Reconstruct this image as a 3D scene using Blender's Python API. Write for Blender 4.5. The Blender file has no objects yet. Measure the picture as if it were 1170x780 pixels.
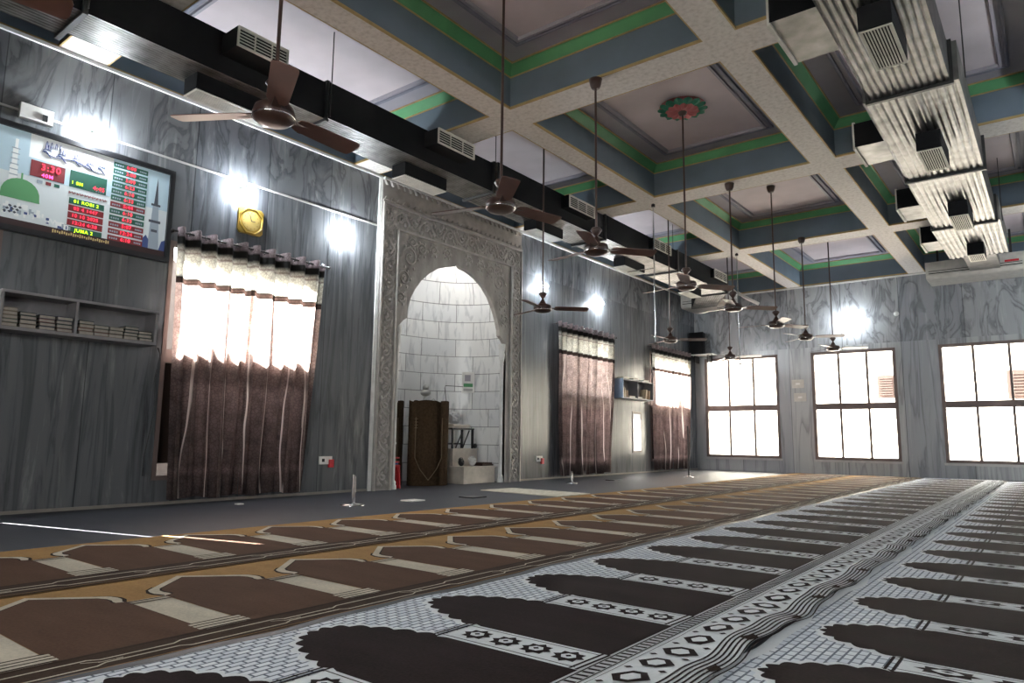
import bpy, math, random
from mathutils import Vector, Matrix
random.seed(7)
PI = math.pi
SC = bpy.context.scene
COL = SC.collection

# ------------------------------------------------------------------ camera
def set_camera():
    yaw, pit, rol = (math.radians(a) for a in (38.04, 7.95, 0.702))
    f = Vector((-math.sin(yaw)*math.cos(pit), math.cos(yaw)*math.cos(pit), math.sin(pit)))
    r = f.cross(Vector((0, 0, 1))).normalized(); u = r.cross(f)
    r2 = r*math.cos(rol)+u*math.sin(rol); u2 = -r*math.sin(rol)+u*math.cos(rol)
    cd = bpy.data.cameras.new('camera'); c = bpy.data.objects.new('camera', cd); COL.objects.link(c)
    m = Matrix((r2, u2, -f)).transposed().to_4x4(); m.translation = (7.416, 0, 0.72)
    c.matrix_world = m
    cd.sensor_width = 36; cd.lens = 795.43/1170*36; cd.clip_start = .02; cd.clip_end = 200
    SC.camera = c
set_camera()

# ------------------------------------------------------------------ world, sun, exposure
SC.view_settings.view_transform = 'Standard'
SC.view_settings.look = 'None'
SC.view_settings.exposure = 0.5
SC.view_settings.gamma = 1.0
SC.view_settings.use_curve_mapping = False
SC.cycles.use_denoising = True
SC.cycles.max_bounces = 7
SC.cycles.diffuse_bounces = 4
SC.cycles.glossy_bounces = 3
SC.cycles.transparent_max_bounces = 8
SC.cycles.sample_clamp_indirect = 6
SC.cycles.caustics_reflective = False
SC.cycles.caustics_refractive = False
W = bpy.data.worlds.new('daylight'); SC.world = W; W.use_nodes = True
bg = W.node_tree.nodes['Background']; bg.inputs[0].default_value = (1, .99, .97, 1); bg.inputs[1].default_value = 15.0
sd = bpy.data.lights.new('sun', 'SUN'); sd.energy = 95; sd.angle = .009; sd.color = (1, .97, .92)
sun = bpy.data.objects.new('sun', sd); COL.objects.link(sun)
SUND = Vector((2.8, .72, -2.17)).normalized()
sun.rotation_euler = SUND.to_track_quat('-Z', 'Y').to_euler(); sun.location = (-6, 2, 8)
BULB = 1200.0     # emission strength of the wall bulbs

# ------------------------------------------------------------------ materials
MATS = {}
def nt(name):
    m = bpy.data.materials.new(name); m.use_nodes = True
    n = m.node_tree; b = n.nodes['Principled BSDF']; MATS[name] = m
    return m, n, b
def node(n, t, **kw):
    x = n.nodes.new(t)
    for k, v in kw.items(): setattr(x, k, v)
    return x
def ramp(n, pts, interp='LINEAR'):
    r = n.nodes.new('ShaderNodeValToRGB'); r.color_ramp.interpolation = interp
    e = r.color_ramp.elements
    while len(e) < len(pts): e.new(.5)
    for i, (p, c) in enumerate(pts):
        e[i].position = p; e[i].color = (*c, 1) if len(c) == 3 else c
    return r
def pos(n, scale=(1, 1, 1), rot=(0, 0, 0)):
    g = n.nodes.new('ShaderNodeNewGeometry'); mp = n.nodes.new('ShaderNodeMapping')
    mp.inputs['Scale'].default_value = scale; mp.inputs['Rotation'].default_value = rot
    n.links.new(g.outputs['Position'], mp.inputs['Vector']); return mp.outputs[0]
def objc(n, scale=(1, 1, 1)):
    g = n.nodes.new('ShaderNodeTexCoord'); mp = n.nodes.new('ShaderNodeMapping')
    mp.inputs['Scale'].default_value = scale
    n.links.new(g.outputs['Object'], mp.inputs['Vector']); return mp.outputs[0]
def plain(name, col, rough=.6, metal=0, noise=.12, nscale=8, spec=.5, bump=0, bscale=60):
    m, n, b = nt(name)
    b.inputs['Roughness'].default_value = rough; b.inputs['Metallic'].default_value = metal
    b.inputs['Specular IOR Level'].default_value = spec
    t = node(n, 'ShaderNodeTexNoise'); t.inputs['Scale'].default_value = nscale; t.inputs['Detail'].default_value = 4
    n.links.new(objc(n), t.inputs['Vector'])
    lo = tuple(c*(1-noise) for c in col); hi = tuple(min(1, c*(1+noise)) for c in col)
    r = ramp(n, [(.3, lo), (.7, hi)]); n.links.new(t.outputs['Fac'], r.inputs[0]); n.links.new(r.outputs[0], b.inputs['Base Color'])
    if bump:
        t2 = node(n, 'ShaderNodeTexNoise'); t2.inputs['Scale'].default_value = bscale; n.links.new(objc(n), t2.inputs['Vector'])
        bp = node(n, 'ShaderNodeBump'); bp.inputs['Strength'].default_value = bump; bp.inputs['Distance'].default_value = .01
        n.links.new(t2.outputs['Fac'], bp.inputs['Height']); n.links.new(bp.outputs[0], b.inputs['Normal'])
    return m
def emit(name, col, s):
    m, n, b = nt(name); b.inputs['Base Color'].default_value = (*col, 1)
    b.inputs['Emission Color'].default_value = (*col, 1); b.inputs['Emission Strength'].default_value = s
    return m
def mixc(n, fac, a, b_, mode='MIX', f=None):
    x = node(n, 'ShaderNodeMix', data_type='RGBA', blend_type=mode)
    if fac is None: x.inputs[0].default_value = f
    else: n.links.new(fac, x.inputs[0])
    for s, v in ((6, a), (7, b_)):
        if isinstance(v, tuple): x.inputs[s].default_value = (*v, 1)
        else: n.links.new(v, x.inputs[s])
    return x.outputs[2]

def marble(name, dark, mid, light, along='y', rough=.22, joint=.92, feather=False):
    m, n, b = nt(name); b.inputs['Roughness'].default_value = rough
    sc = (2.2, 2.2, .22)
    t = node(n, 'ShaderNodeTexNoise'); t.inputs['Scale'].default_value = 3.0; t.inputs['Detail'].default_value = 9; t.inputs['Roughness'].default_value = .68; t.inputs['Distortion'].default_value = .5
    n.links.new(pos(n, sc), t.inputs['Vector'])
    r = ramp(n, [(.30, dark), (.46, mid), (.56, mid), (.74, light)]); n.links.new(t.outputs['Fac'], r.inputs[0])
    # dark sparse veins
    t2 = node(n, 'ShaderNodeTexNoise'); t2.inputs['Scale'].default_value = 2.1; t2.inputs['Detail'].default_value = 5; t2.inputs['Distortion'].default_value = 1.2
    n.links.new(pos(n, (1.6, 1.6, .12) if not feather else (1.3, 1.3, .45), (0, 0, 0) if not feather else (.5, .35, 0)), t2.inputs['Vector'])
    r2 = ramp(n, [(.42, (1, 1, 1)), (.49, (.42, .42, .43)), (.50, (.36, .36, .37)), (.515, (.8, .8, .8)), (.56, (1, 1, 1))]); n.links.new(t2.outputs['Fac'], r2.inputs[0])
    c = mixc(n, None, r.outputs[0], r2.outputs[0], 'MULTIPLY', .55 if not feather else .7)
    # slab to slab tone and thin joints
    g = node(n, 'ShaderNodeNewGeometry'); s = node(n, 'ShaderNodeSeparateXYZ'); n.links.new(g.outputs['Position'], s.inputs[0])
    d = node(n, 'ShaderNodeMath', operation='DIVIDE'); n.links.new(s.outputs['Y' if along == 'y' else 'X'], d.inputs[0]); d.inputs[1].default_value = joint
    fr = node(n, 'ShaderNodeMath', operation='FRACT'); n.links.new(d.outputs[0], fr.inputs[0])
    fl = node(n, 'ShaderNodeMath', operation='FLOOR'); n.links.new(d.outputs[0], fl.inputs[0])
    wn = node(n, 'ShaderNodeTexWhiteNoise', noise_dimensions='1D'); n.links.new(fl.outputs[0], wn.inputs['W'])
    r4 = ramp(n, [(0, (.72, .74, .78)), (1, (1.0, 1.0, 1.0))]); n.links.new(wn.outputs['Value'], r4.inputs[0])
    c = mixc(n, None, c, r4.outputs[0], 'MULTIPLY', 1.0)
    r3 = ramp(n, [(0, (.25, .25, .27)), (.008, (.25, .25, .27)), (.012, (1, 1, 1)), (1, (1, 1, 1))]); n.links.new(fr.outputs[0], r3.inputs[0])
    c = mixc(n, None, c, r3.outputs[0], 'MULTIPLY', .8)
    n.links.new(c, b.inputs['Base Color'])
    return m
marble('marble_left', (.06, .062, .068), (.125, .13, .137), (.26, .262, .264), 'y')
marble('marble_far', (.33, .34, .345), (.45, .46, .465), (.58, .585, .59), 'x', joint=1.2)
marble('marble_far_upper', (.24, .245, .255), (.38, .39, .40), (.60, .605, .61), 'x', joint=1.2, feather=True)
marble('marble_left_upper', (.075, .078, .085), (.16, .165, .173), (.34, .34, .34), 'y', joint=.92, feather=True)
plain('white_trim', (.78, .77, .74), .4)
plain('grey_trim', (.42, .41, .40), .5)
plain('base_trim', (.20, .18, .16), .5)

def carved():
    m, n, b = nt('carved_stone'); b.inputs['Roughness'].default_value = .55
    t = node(n, 'ShaderNodeTexNoise'); t.inputs['Scale'].default_value = 5; t.inputs['Detail'].default_value = 6
    n.links.new(pos(n, (1, 1, .4)), t.inputs['Vector'])
    r = ramp(n, [(.3, (.24, .22, .205)), (.7, (.42, .395, .37))]); n.links.new(t.outputs['Fac'], r.inputs[0])
    n.links.new(r.outputs[0], b.inputs['Base Color'])
    v = node(n, 'ShaderNodeTexVoronoi', feature='DISTANCE_TO_EDGE'); v.inputs['Scale'].default_value = 13
    n.links.new(pos(n, (1, 1, 1)), v.inputs['Vector'])
    bp = node(n, 'ShaderNodeBump'); bp.inputs['Strength'].default_value = .35; bp.inputs['Distance'].default_value = .02
    n.links.new(v.outputs['Distance'], bp.inputs['Height']); n.links.new(bp.outputs[0], b.inputs['Normal'])
carved()
plain('carved_smooth', (.40, .37, .345), .5, noise=.15)

def niche_tiles():
    m, n, b = nt('niche_tiles'); b.inputs['Roughness'].default_value = .25
    uv = node(n, 'ShaderNodeTexCoord').outputs['UV']
    br = node(n, 'ShaderNodeTexBrick'); br.inputs['Scale'].default_value = 1; br.inputs['Brick Width'].default_value = .62; br.inputs['Row Height'].default_value = .305
    br.inputs['Mortar Size'].default_value = .006; br.inputs['Color1'].default_value = (.86, .86, .85, 1); br.inputs['Color2'].default_value = (.76, .77, .78, 1); br.inputs['Mortar'].default_value = (.30, .30, .30, 1)
    n.links.new(uv, br.inputs['Vector'])
    t = node(n, 'ShaderNodeTexNoise'); t.inputs['Scale'].default_value = 3; t.inputs['Detail'].default_value = 7; t.inputs['Distortion'].default_value = 1
    mp = node(n, 'ShaderNodeMapping'); mp.inputs['Scale'].default_value = (3.5, .8, 1); mp.inputs['Rotation'].default_value = (0, 0, .2)
    n.links.new(uv, mp.inputs[0]); n.links.new(mp.outputs[0], t.inputs['Vector'])
    r = ramp(n, [(.36, (.62, .63, .65)), (.48, (1, 1, 1))]); n.links.new(t.outputs['Fac'], r.inputs[0])
    n.links.new(mixc(n, None, br.outputs['Color'], r.outputs[0], 'MULTIPLY', .6), b.inputs['Base Color'])
niche_tiles()

def beam_mat():
    m, n, b = nt('beam_cream'); b.inputs['Roughness'].default_value = .75
    t = node(n, 'ShaderNodeTexNoise'); t.inputs['Scale'].default_value = 22; t.inputs['Detail'].default_value = 8
    n.links.new(pos(n), t.inputs['Vector'])
    r = ramp(n, [(.3, (.54, .50, .46)), (.5, (.66, .62, .58)), (.75, (.74, .70, .66))]); n.links.new(t.outputs['Fac'], r.inputs[0])
    n.links.new(r.outputs[0], b.inputs['Base Color'])
beam_mat()
plain('coffer_blue', (.13, .17, .215), .7, noise=.1, nscale=2)
plain('coffer_green', (.085, .29, .12), .6, noise=.12, nscale=3)
plain('coffer_yellow', (.42, .29, .12), .6)
plain('coffer_grey', (.33, .31, .35), .7, noise=.08, nscale=2)
plain('coffer_grey_dark', (.20, .20, .25), .7)
plain('coffer_panel', (.60, .53, .55), .75, noise=.1, nscale=1.5)
plain('pink_plaster', (.50, .14, .14), .6)
plain('green_plaster', (.03, .22, .13), .6)
plain('brown_metal', (.055, .028, .022), .35, noise=.1)
plain('brown_blade', (.12, .055, .042), .35, noise=.1)
plain('dark_metal', (.035, .03, .03), .4, .3)
plain('chrome', (.75, .75, .77), .15, 1.0, noise=.03)
plain('black_plastic', (.012, .012, .014), .35)
plain('black_matte', (.010, .010, .011), .9, spec=.15)
plain('white_plastic', (.75, .74, .71), .4)
plain('ac_white', (.55, .53, .48), .45)
plain('red_plastic', (.55, .02, .03), .4)
plain('blue_cloth', (.05, .08, .25), .7)
plain('brown_frame', (.13, .09, .08), .45)
plain('dark_slot', (.008, .008, .008), .8)
plain('grille_white', (.62, .60, .54), .5)
plain('gold', (.30, .19, .03), .4, .3)
plain('gold_face', (.34, .24, .07), .6)
plain('sun_block_wall', (.10, .08, .07), .95)
plain('outside_plaster', (.62, .58, .50), .9)
plain('outside_ground', (.45, .42, .38), .9)
plain('outside_wood', (.035, .016, .010), .6)
plain('shelf_wood', (.22, .21, .22), .5)
plain('blue_wood', (.26, .34, .46), .4)
plain('roll_brown', (.055, .035, .02), .95, noise=.25, nscale=30, spec=.1)
plain('roll_line', (.16, .12, .08), .95, spec=.1)
plain('book_pages', (.36, .33, .29), .8, nscale=60)
plain('paper', (.74, .72, .66), .7, nscale=40)
plain('stone_cream', (.52, .47, .41), .5, noise=.2, nscale=6)
plain('stone_white', (.66, .66, .64), .35)
plain('old_silver', (.42, .42, .40), .4, .2)
plain('bag_grey', (.52, .53, .54), .4)

def duct_mat():
    m, n, b = nt('duct_metal'); b.inputs['Metallic'].default_value = 1; b.inputs['Roughness'].default_value = .42
    t = node(n, 'ShaderNodeTexNoise'); t.inputs['Scale'].default_value = 6; t.inputs['Detail'].default_value = 5
    n.links.new(pos(n), t.inputs['Vector'])
    r = ramp(n, [(.3, (.15, .145, .138)), (.7, (.30, .29, .28))]); n.links.new(t.outputs['Fac'], r.inputs[0]); n.links.new(r.outputs[0], b.inputs['Base Color'])
duct_mat()
plain('duct_dark', (.05, .05, .05), .5, .6)
plain('duct_neck', (.010, .010, .011), .9, 0, spec=.15)

# carpets
def fabric(name, col, noise=.18, nscale=90, rough=.85, spec=.07):
    m, n, b = nt(name); b.inputs['Roughness'].default_value = rough; b.inputs['Specular IOR Level'].default_value = spec
    t = node(n, 'ShaderNodeTexNoise'); t.inputs['Scale'].default_value = nscale; t.inputs['Detail'].default_value = 3; n.links.new(pos(n), t.inputs['Vector'])
    t2 = node(n, 'ShaderNodeTexNoise'); t2.inputs['Scale'].default_value = 2.5; t2.inputs['Detail'].default_value = 3; n.links.new(pos(n, (1, 3, 1)), t2.inputs['Vector'])
    a = node(n, 'ShaderNodeMath', operation='ADD'); n.links.new(t.outputs['Fac'], a.inputs[0]); n.links.new(t2.outputs['Fac'], a.inputs[1])
    h = node(n, 'ShaderNodeMath', operation='MULTIPLY'); n.links.new(a.outputs[0], h.inputs[0]); h.inputs[1].default_value = .5
    r = ramp(n, [(.35, tuple(c*(1-noise) for c in col)), (.65, tuple(min(1, c*(1+noise)) for c in col))])
    n.links.new(h.outputs[0], r.inputs[0]); n.links.new(r.outputs[0], b.inputs['Base Color'])
    bp = node(n, 'ShaderNodeBump'); bp.inputs['Strength'].default_value = .25; bp.inputs['Distance'].default_value = .004
    n.links.new(t.outputs['Fac'], bp.inputs['Height']); n.links.new(bp.outputs[0], b.inputs['Normal'])
fabric('floor_grey', (.036, .038, .047), .2, rough=.5, spec=.3)
fabric('rug_field', (.105, .058, .038))
fabric('rug_gold', (.36, .21, .085))
fabric('rug_cream', (.56, .50, .40))
fabric('rug_dark', (.035, .022, .016))
fabric('rug_border', (.06, .038, .026))
fabric('ink', (.022, .014, .014), .3)
fabric('ivory', (.78, .80, .81), .06)
def lace():
    m, n, b = nt('lace'); b.inputs['Roughness'].default_value = .8; b.inputs['Specular IOR Level'].default_value = .25
    br = node(n, 'ShaderNodeTexBrick'); br.inputs['Scale'].default_value = 1; br.inputs['Brick Width'].default_value = .054; br.inputs['Row Height'].default_value = .032
    br.inputs['Mortar Size'].default_value = .0045; br.inputs['Mortar Smooth'].default_value = .3
    br.inputs['Color1'].default_value = (.82, .85, .88, 1); br.inputs['Color2'].default_value = (.66, .70, .76, 1); br.inputs['Mortar'].default_value = (.15, .17, .21, 1)
    n.links.new(pos(n, (1, 1, 1), (0, 0, PI/2)), br.inputs['Vector'])
    n.links.new(br.outputs['Color'], b.inputs['Base Color'])
lace()
def imam_rug():
    m, n, b = nt('pale_rug'); b.inputs['Roughness'].default_value = .9
    v = node(n, 'ShaderNodeTexVoronoi'); v.inputs['Scale'].default_value = 9; n.links.new(pos(n), v.inputs['Vector'])
    r = ramp(n, [(.15, (.42, .36, .28)), (.35, (.68, .64, .54)), (.8, (.55, .50, .40))]); n.links.new(v.outputs['Distance'], r.inputs[0]); n.links.new(r.outputs[0], b.inputs['Base Color'])
imam_rug()

def curtain_mat(name, up, low, cream, dark):
    m, n, b = nt(name)
    g = node(n, 'ShaderNodeNewGeometry'); s = node(n, 'ShaderNodeSeparateXYZ'); n.links.new(g.outputs['Position'], s.inputs[0])
    d = node(n, 'ShaderNodeMath', operation='DIVIDE'); n.links.new(s.outputs['Z'], d.inputs[0]); d.inputs[1].default_value = 3.0
    z = lambda v: v/3
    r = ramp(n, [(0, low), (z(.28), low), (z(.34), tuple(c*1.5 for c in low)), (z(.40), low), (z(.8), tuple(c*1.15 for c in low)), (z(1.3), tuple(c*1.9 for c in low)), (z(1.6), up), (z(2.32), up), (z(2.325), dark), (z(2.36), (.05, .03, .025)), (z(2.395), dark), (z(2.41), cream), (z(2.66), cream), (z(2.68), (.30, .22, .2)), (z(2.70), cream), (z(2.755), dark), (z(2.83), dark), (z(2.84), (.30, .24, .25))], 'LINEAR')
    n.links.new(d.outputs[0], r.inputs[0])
    v = node(n, 'ShaderNodeTexVoronoi', feature='DISTANCE_TO_EDGE'); v.inputs['Scale'].default_value = 26; n.links.new(pos(n, (1, 1, 1)), v.inputs['Vector'])
    rv = ramp(n, [(.02, (.55, .5, .5)), (.12, (1.0, 1.0, 1.0))]); n.links.new(v.outputs['Distance'], rv.inputs[0])
    t = node(n, 'ShaderNodeTexNoise'); t.inputs['Scale'].default_value = 8; t.inputs['Detail'].default_value = 5; n.links.new(pos(n), t.inputs['Vector'])
    rt = ramp(n, [(.35, (.55, .55, .55)), (.62, (1, 1, 1))]); n.links.new(t.outputs['Fac'], rt.inputs[0])
    pat = mixc(n, None, rv.outputs[0], rt.outputs[0], 'MULTIPLY', 1.0)
    c = mixc(n, None, r.outputs[0], pat, 'MULTIPLY', .8)
    # pale sheer seams running down each fold
    wv = node(n, 'ShaderNodeTexNoise'); wv.inputs['Scale'].default_value = 1.1; n.links.new(pos(n, (1, 1, .5)), wv.inputs['Vector'])
    ma = node(n, 'ShaderNodeMath', operation='MULTIPLY_ADD'); n.links.new(wv.outputs['Fac'], ma.inputs[0]); ma.inputs[1].default_value = .25; n.links.new(s.outputs['Y'], ma.inputs[2])
    dv = node(n, 'ShaderNodeMath', operation='DIVIDE'); n.links.new(ma.outputs[0], dv.inputs[0]); dv.inputs[1].default_value = .24
    fr = node(n, 'ShaderNodeMath', operation='FRACT'); n.links.new(dv.outputs[0], fr.inputs[0])
    zr = ramp(n, [(0, (1, 1, 1)), (.77, (1, 1, 1)), (.775, (0, 0, 0))]); n.links.new(d.outputs[0], zr.inputs[0])
    rs = ramp(n, [(0, (.75, .75, .75)), (.035, (.75, .75, .75)), (.06, (0, 0, 0)), (1, (0, 0, 0))]); n.links.new(fr.outputs[0], rs.inputs[0])
    sf = node(n, 'ShaderNodeMath', operation='MULTIPLY'); n.links.new(rs.outputs[0], sf.inputs[0]); n.links.new(zr.outputs[0], sf.inputs[1])
    c = mixc(n, sf.outputs[0], c, (.85, .72, .66))
    tr = node(n, 'ShaderNodeBsdfTranslucent'); n.links.new(c, tr.inputs[0])
    n.links.new(c, b.inputs['Base Color']); b.inputs['Roughness'].default_value = .7
    mx = node(n, 'ShaderNodeMixShader'); mx.inputs[0].default_value = .55
    n.links.new(b.outputs[0], mx.inputs[1]); n.links.new(tr.outputs[0], mx.inputs[2])
    out = n.nodes['Material Output']; n.links.new(mx.outputs[0], out.inputs[0])
curtain_mat('curtain_fabric', (.60, .47, .43), (.115, .078, .073), (.84, .82, .72), (.008, .006, .005))

def glass_mat():
    m, n, b = nt('glass')
    tr = node(n, 'ShaderNodeBsdfTransparent'); tr.inputs[0].default_value = (.96, .97, .97, 1)
    gl = node(n, 'ShaderNodeBsdfGlossy'); gl.inputs['Roughness'].default_value = .02
    lw = node(n, 'ShaderNodeLayerWeight'); lw.inputs[0].default_value = .15
    mx = node(n, 'ShaderNodeMixShader'); n.links.new(lw.outputs['Fresnel'], mx.inputs[0])
    n.links.new(tr.outputs[0], mx.inputs[1]); n.links.new(gl.outputs[0], mx.inputs[2])
    n.links.new(mx.outputs[0], n.nodes['Material Output'].inputs[0])
glass_mat()
def frosted():
    m, n, b = nt('frosted'); tr = node(n, 'ShaderNodeBsdfTranslucent'); tr.inputs[0].default_value = (.9, .92, .92, 1)
    n.links.new(tr.outputs[0], n.nodes['Material Output'].inputs[0])
frosted()
emit('bulb_glow', (.86, .94, 1), BULB)
emit('niche_glow', (1, .98, .94), 330)
emit('led_red', (1, .03, .07), 1.5)
emit('led_pink', (1, .08, .35), 2.0)
emit('led_green', (.55, 1, .02), 1.6)
def screen(name, c): emit(name, c, .16)
screen('screen_sky', (.44, .58, .66)); screen('screen_pale', (.62, .68, .70)); screen('screen_dome', (.10, .30, .13)); screen('screen_green', (.02, .10, .07))
screen('screen_red', (.20, .025, .03)); screen('screen_brown', (.035, .015, .015)); screen('screen_white', (.75, .78, .78)); screen('screen_grey', (.30, .36, .42)); screen('screen_navy', (.05, .08, .22))
screen('screen_gold', (.55, .42, .18)); screen('screen_dark', (.06, .07, .09))

# ------------------------------------------------------------------ mesh builder
class MB:
    def __init__(s): s.v = []; s.f = []; s.m = []; s.ms = []; s.sm = []; s.uv = None
    def mi(s, m):
        if m not in s.ms: s.ms.append(m)
        return s.ms.index(m)
    def face(s, pts, m, smooth=False):
        i = len(s.v); s.v += [tuple(p) for p in pts]; s.f.append(list(range(i, i+len(pts)))); s.m.append(s.mi(m)); s.sm.append(smooth)
    def mesh(s, vs, fs, m, smooth=False):
        i = len(s.v); s.v += [tuple(p) for p in vs]
        for f in fs: s.f.append([i+k for k in f]); s.m.append(s.mi(m)); s.sm.append(smooth)
    def box(s, a, b, m, mb=None, mt=None):
        (x0, y0, z0), (x1, y1, z1) = a, b
        x0, x1 = min(x0, x1), max(x0, x1); y0, y1 = min(y0, y1), max(y0, y1); z0, z1 = min(z0, z1), max(z0, z1)
        vs = [(x0, y0, z0), (x1, y0, z0), (x1, y1, z0), (x0, y1, z0), (x0, y0, z1), (x1, y0, z1), (x1, y1, z1), (x0, y1, z1)]
        s.mesh(vs, [(0, 3, 2, 1)], mb or m); i = len(s.v)-8
        for f, mm in (((4, 5, 6, 7), mt or m), ((0, 1, 5, 4), m), ((1, 2, 6, 5), m), ((2, 3, 7, 6), m), ((3, 0, 4, 7), m)):
            s.f.append([i+k for k in f]); s.m.append(s.mi(mm)); s.sm.append(False)
        return s
    def tube(s, path, r, m, n=8, smooth=True, cap=True):
        P = [Vector(p) for p in path]; rs = r if isinstance(r, (list, tuple)) else [r]*len(P)
        rings = []; up = Vector((0, 0, 1))
        for i, p in enumerate(P):
            d = (P[min(i+1, len(P)-1)]-P[max(i-1, 0)])
            d = d.normalized() if d.length > 1e-9 else Vector((0, 0, 1))
            a = d.cross(up if abs(d.z) < .95 else Vector((1, 0, 0))).normalized(); b = d.cross(a)
            rings.append([p+(a*math.cos(2*PI*k/n)+b*math.sin(2*PI*k/n))*rs[i] for k in range(n)])
        vs = [q for R in rings for q in R]; fs = []
        for i in range(len(P)-1):
            for k in range(n): fs.append((i*n+k, i*n+(k+1) % n, (i+1)*n+(k+1) % n, (i+1)*n+k))
        s.mesh(vs, fs, m, smooth)
        if cap: s.face(rings[0][::-1], m); s.face(rings[-1], m)
        return s
    def lathe(s, prof, c, m, n=20, smooth=True):
        cx, cy, cz = c
        vs = [(cx+r*math.cos(2*PI*k/n), cy+r*math.sin(2*PI*k/n), cz+z) for r, z in prof for k in range(n)]
        fs = [(i*n+k, i*n+(k+1) % n, (i+1)*n+(k+1) % n, (i+1)*n+k) for i in range(len(prof)-1) for k in range(n)]
        s.mesh(vs, fs, m, smooth)
        for j in (0, -1):
            if prof[j][0] > 1e-4: s.face([(cx+prof[j][0]*math.cos(2*PI*k/n), cy+prof[j][0]*math.sin(2*PI*k/n), cz+prof[j][1]) for k in range(n)], m)
        return s
    def prism(s, poly, axis, a, b, m):
        def P(u, v, w): return {'x': (w, u, v), 'y': (u, w, v), 'z': (u, v, w)}[axis]
        n = len(poly)
        vs = [P(u, v, a) for u, v in poly]+[P(u, v, b) for u, v in poly]
        s.mesh(vs, [tuple(range(n))[::-1], tuple(range(n, 2*n))]+[(k, (k+1) % n, n+(k+1) % n, n+k) for k in range(n)], m)
        return s
    def sphere(s, c, r, m, n=10, k=6, sq=(1, 1, 1)):
        vs = []; fs = []
        for i in range(k+1):
            t = PI*i/k
            for j in range(n):
                p = 2*PI*j/n; vs.append((c[0]+r*sq[0]*math.sin(t)*math.cos(p), c[1]+r*sq[1]*math.sin(t)*math.sin(p), c[2]+r*sq[2]*math.cos(t)))
        for i in range(k):
            for j in range(n): fs.append((i*n+j, (i+1)*n+j, (i+1)*n+(j+1) % n, i*n+(j+1) % n))
        s.mesh(vs, fs, m, True); return s
    def build(s, name, parent=None, off=(0, 0, 0), **tags):
        me = bpy.data.meshes.new(name)
        me.from_pydata([(v[0]-off[0], v[1]-off[1], v[2]-off[2]) for v in s.v], [], s.f)
        for m in s.ms: me.materials.append(MATS[m])
        me.polygons.foreach_set('material_index', s.m); me.polygons.foreach_set('use_smooth', s.sm)
        if s.uv:
            l = me.uv_layers.new(name='UVMap')
            for lp in me.loops: l.data[lp.index].uv = s.uv[lp.vertex_index]
        me.update()
        o = bpy.data.objects.new(name, me); COL.objects.link(o)
        if parent is not None: o.parent = parent
        else: o.location = off
        for k, v in tags.items(): o[k] = v
        return o
def empty(name, loc, label, cat, group=None, rz=0):
    o = bpy.data.objects.new(name, None); COL.objects.link(o); o.location = loc; o.rotation_euler.z = rz
    o['label'] = label; o['category'] = cat
    if group: o['group'] = group
    return o
def struct(mb, name): return mb.build(name, kind='structure')
def copy_tree(o, parent=None):
    c = o.copy(); COL.objects.link(c)
    if parent is not None: c.parent = parent
    for ch in [q for q in bpy.data.objects if q.parent == o]: copy_tree(ch, c)
    return c

# ------------------------------------------------------------------ room shell
XR, YB, YF, ZT, ZC = 10.26, -4.0, 17.28, 4.45, 4.95
def holed(mb, u0, u1, z0, z1, holes, put, mat):
    us = sorted({u0, u1, *[h[0] for h in holes], *[h[1] for h in holes]}); zs = sorted({z0, z1, *[h[2] for h in holes], *[h[3] for h in holes]})
    us = [u for u in us if u0 <= u <= u1]; zs = [z for z in zs if z0 <= z <= z1]
    for i in range(len(us)-1):
        j = 0
        while j < len(zs)-1:
            um = (us[i]+us[i+1])/2
            inside = lambda jj: any(h[0] < um < h[1] and h[2] < (zs[jj]+zs[jj+1])/2 < h[3] for h in holes)
            if inside(j): j += 1; continue
            k = j
            while k+1 < len(zs)-1 and not inside(k+1): k += 1
            put(mb, us[i], us[i+1], zs[j], zs[k+1], mat); j = k+1
LW = [(.35, 1.97, .33, 2.80), (3.47, 5.30, .25, 2.80), (10.97, 12.80, .25, 2.80), (13.81, 14.24, .45, 1.35), (14.70, 16.65, .25, 2.80)]
MH = (6.71, 9.29, 0, 3.6)
mb = MB(); putL = lambda mb, a, b, z0, z1, m: mb.box((-.22, a, z0), (0, b, z1), m)
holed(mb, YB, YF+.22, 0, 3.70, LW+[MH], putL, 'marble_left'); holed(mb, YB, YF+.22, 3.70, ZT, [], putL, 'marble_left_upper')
struct(mb, 'wall_left')
FWN = [(.27, 2.13, .33, 2.83), (2.90, 4.68, .33, 2.83), (5.50, 7.35, .33, 2.83), (8.15, 9.95, .33, 2.83)]
mb = MB(); putF = lambda mb, a, b, z0, z1, m: mb.box((a, YF, z0), (b, YF+.22, z1), m)
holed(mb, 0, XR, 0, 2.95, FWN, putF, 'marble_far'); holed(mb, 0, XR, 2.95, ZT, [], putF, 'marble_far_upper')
struct(mb, 'wall_far')
BWH = [(5.3, 7.1, .33, 2.83), (8.1, 9.9, .33, 2.83)]  # windows behind the camera, added to light the room
mb = MB(); holed(mb, -.22, XR+.2, 0, ZC, BWH, lambda mb, a, b, z0, z1, m: mb.box((a, YB-.2, z0), (b, YB, z1), m), 'marble_far'); struct(mb, 'wall_back')
RW = []
mb = MB(); holed(mb, YB, YF+.22, 0, ZC, RW, lambda mb, a, b, z0, z1, m: mb.box((XR, a, z0), (XR+.2, b, z1), m), 'marble_left')
struct(mb, 'wall_right')
struct(MB().box((-1.6, YB-.2, -.15), (XR+.2, YF+.22, 0), 'floor_grey'), 'floor')
struct(MB().box((-.22, YB-.2, ZC), (XR+.2, YF+.22, ZC+.15), 'coffer_grey'), 'ceiling')
# painted band above the marble
mb = MB().box((-.22, YB, ZT), (-.03, YF+.22, ZC), 'coffer_blue').box((-.03, YF, ZT), (XR, YF+.22, ZC), 'coffer_blue'); struct(mb, 'trim_1')
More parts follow.
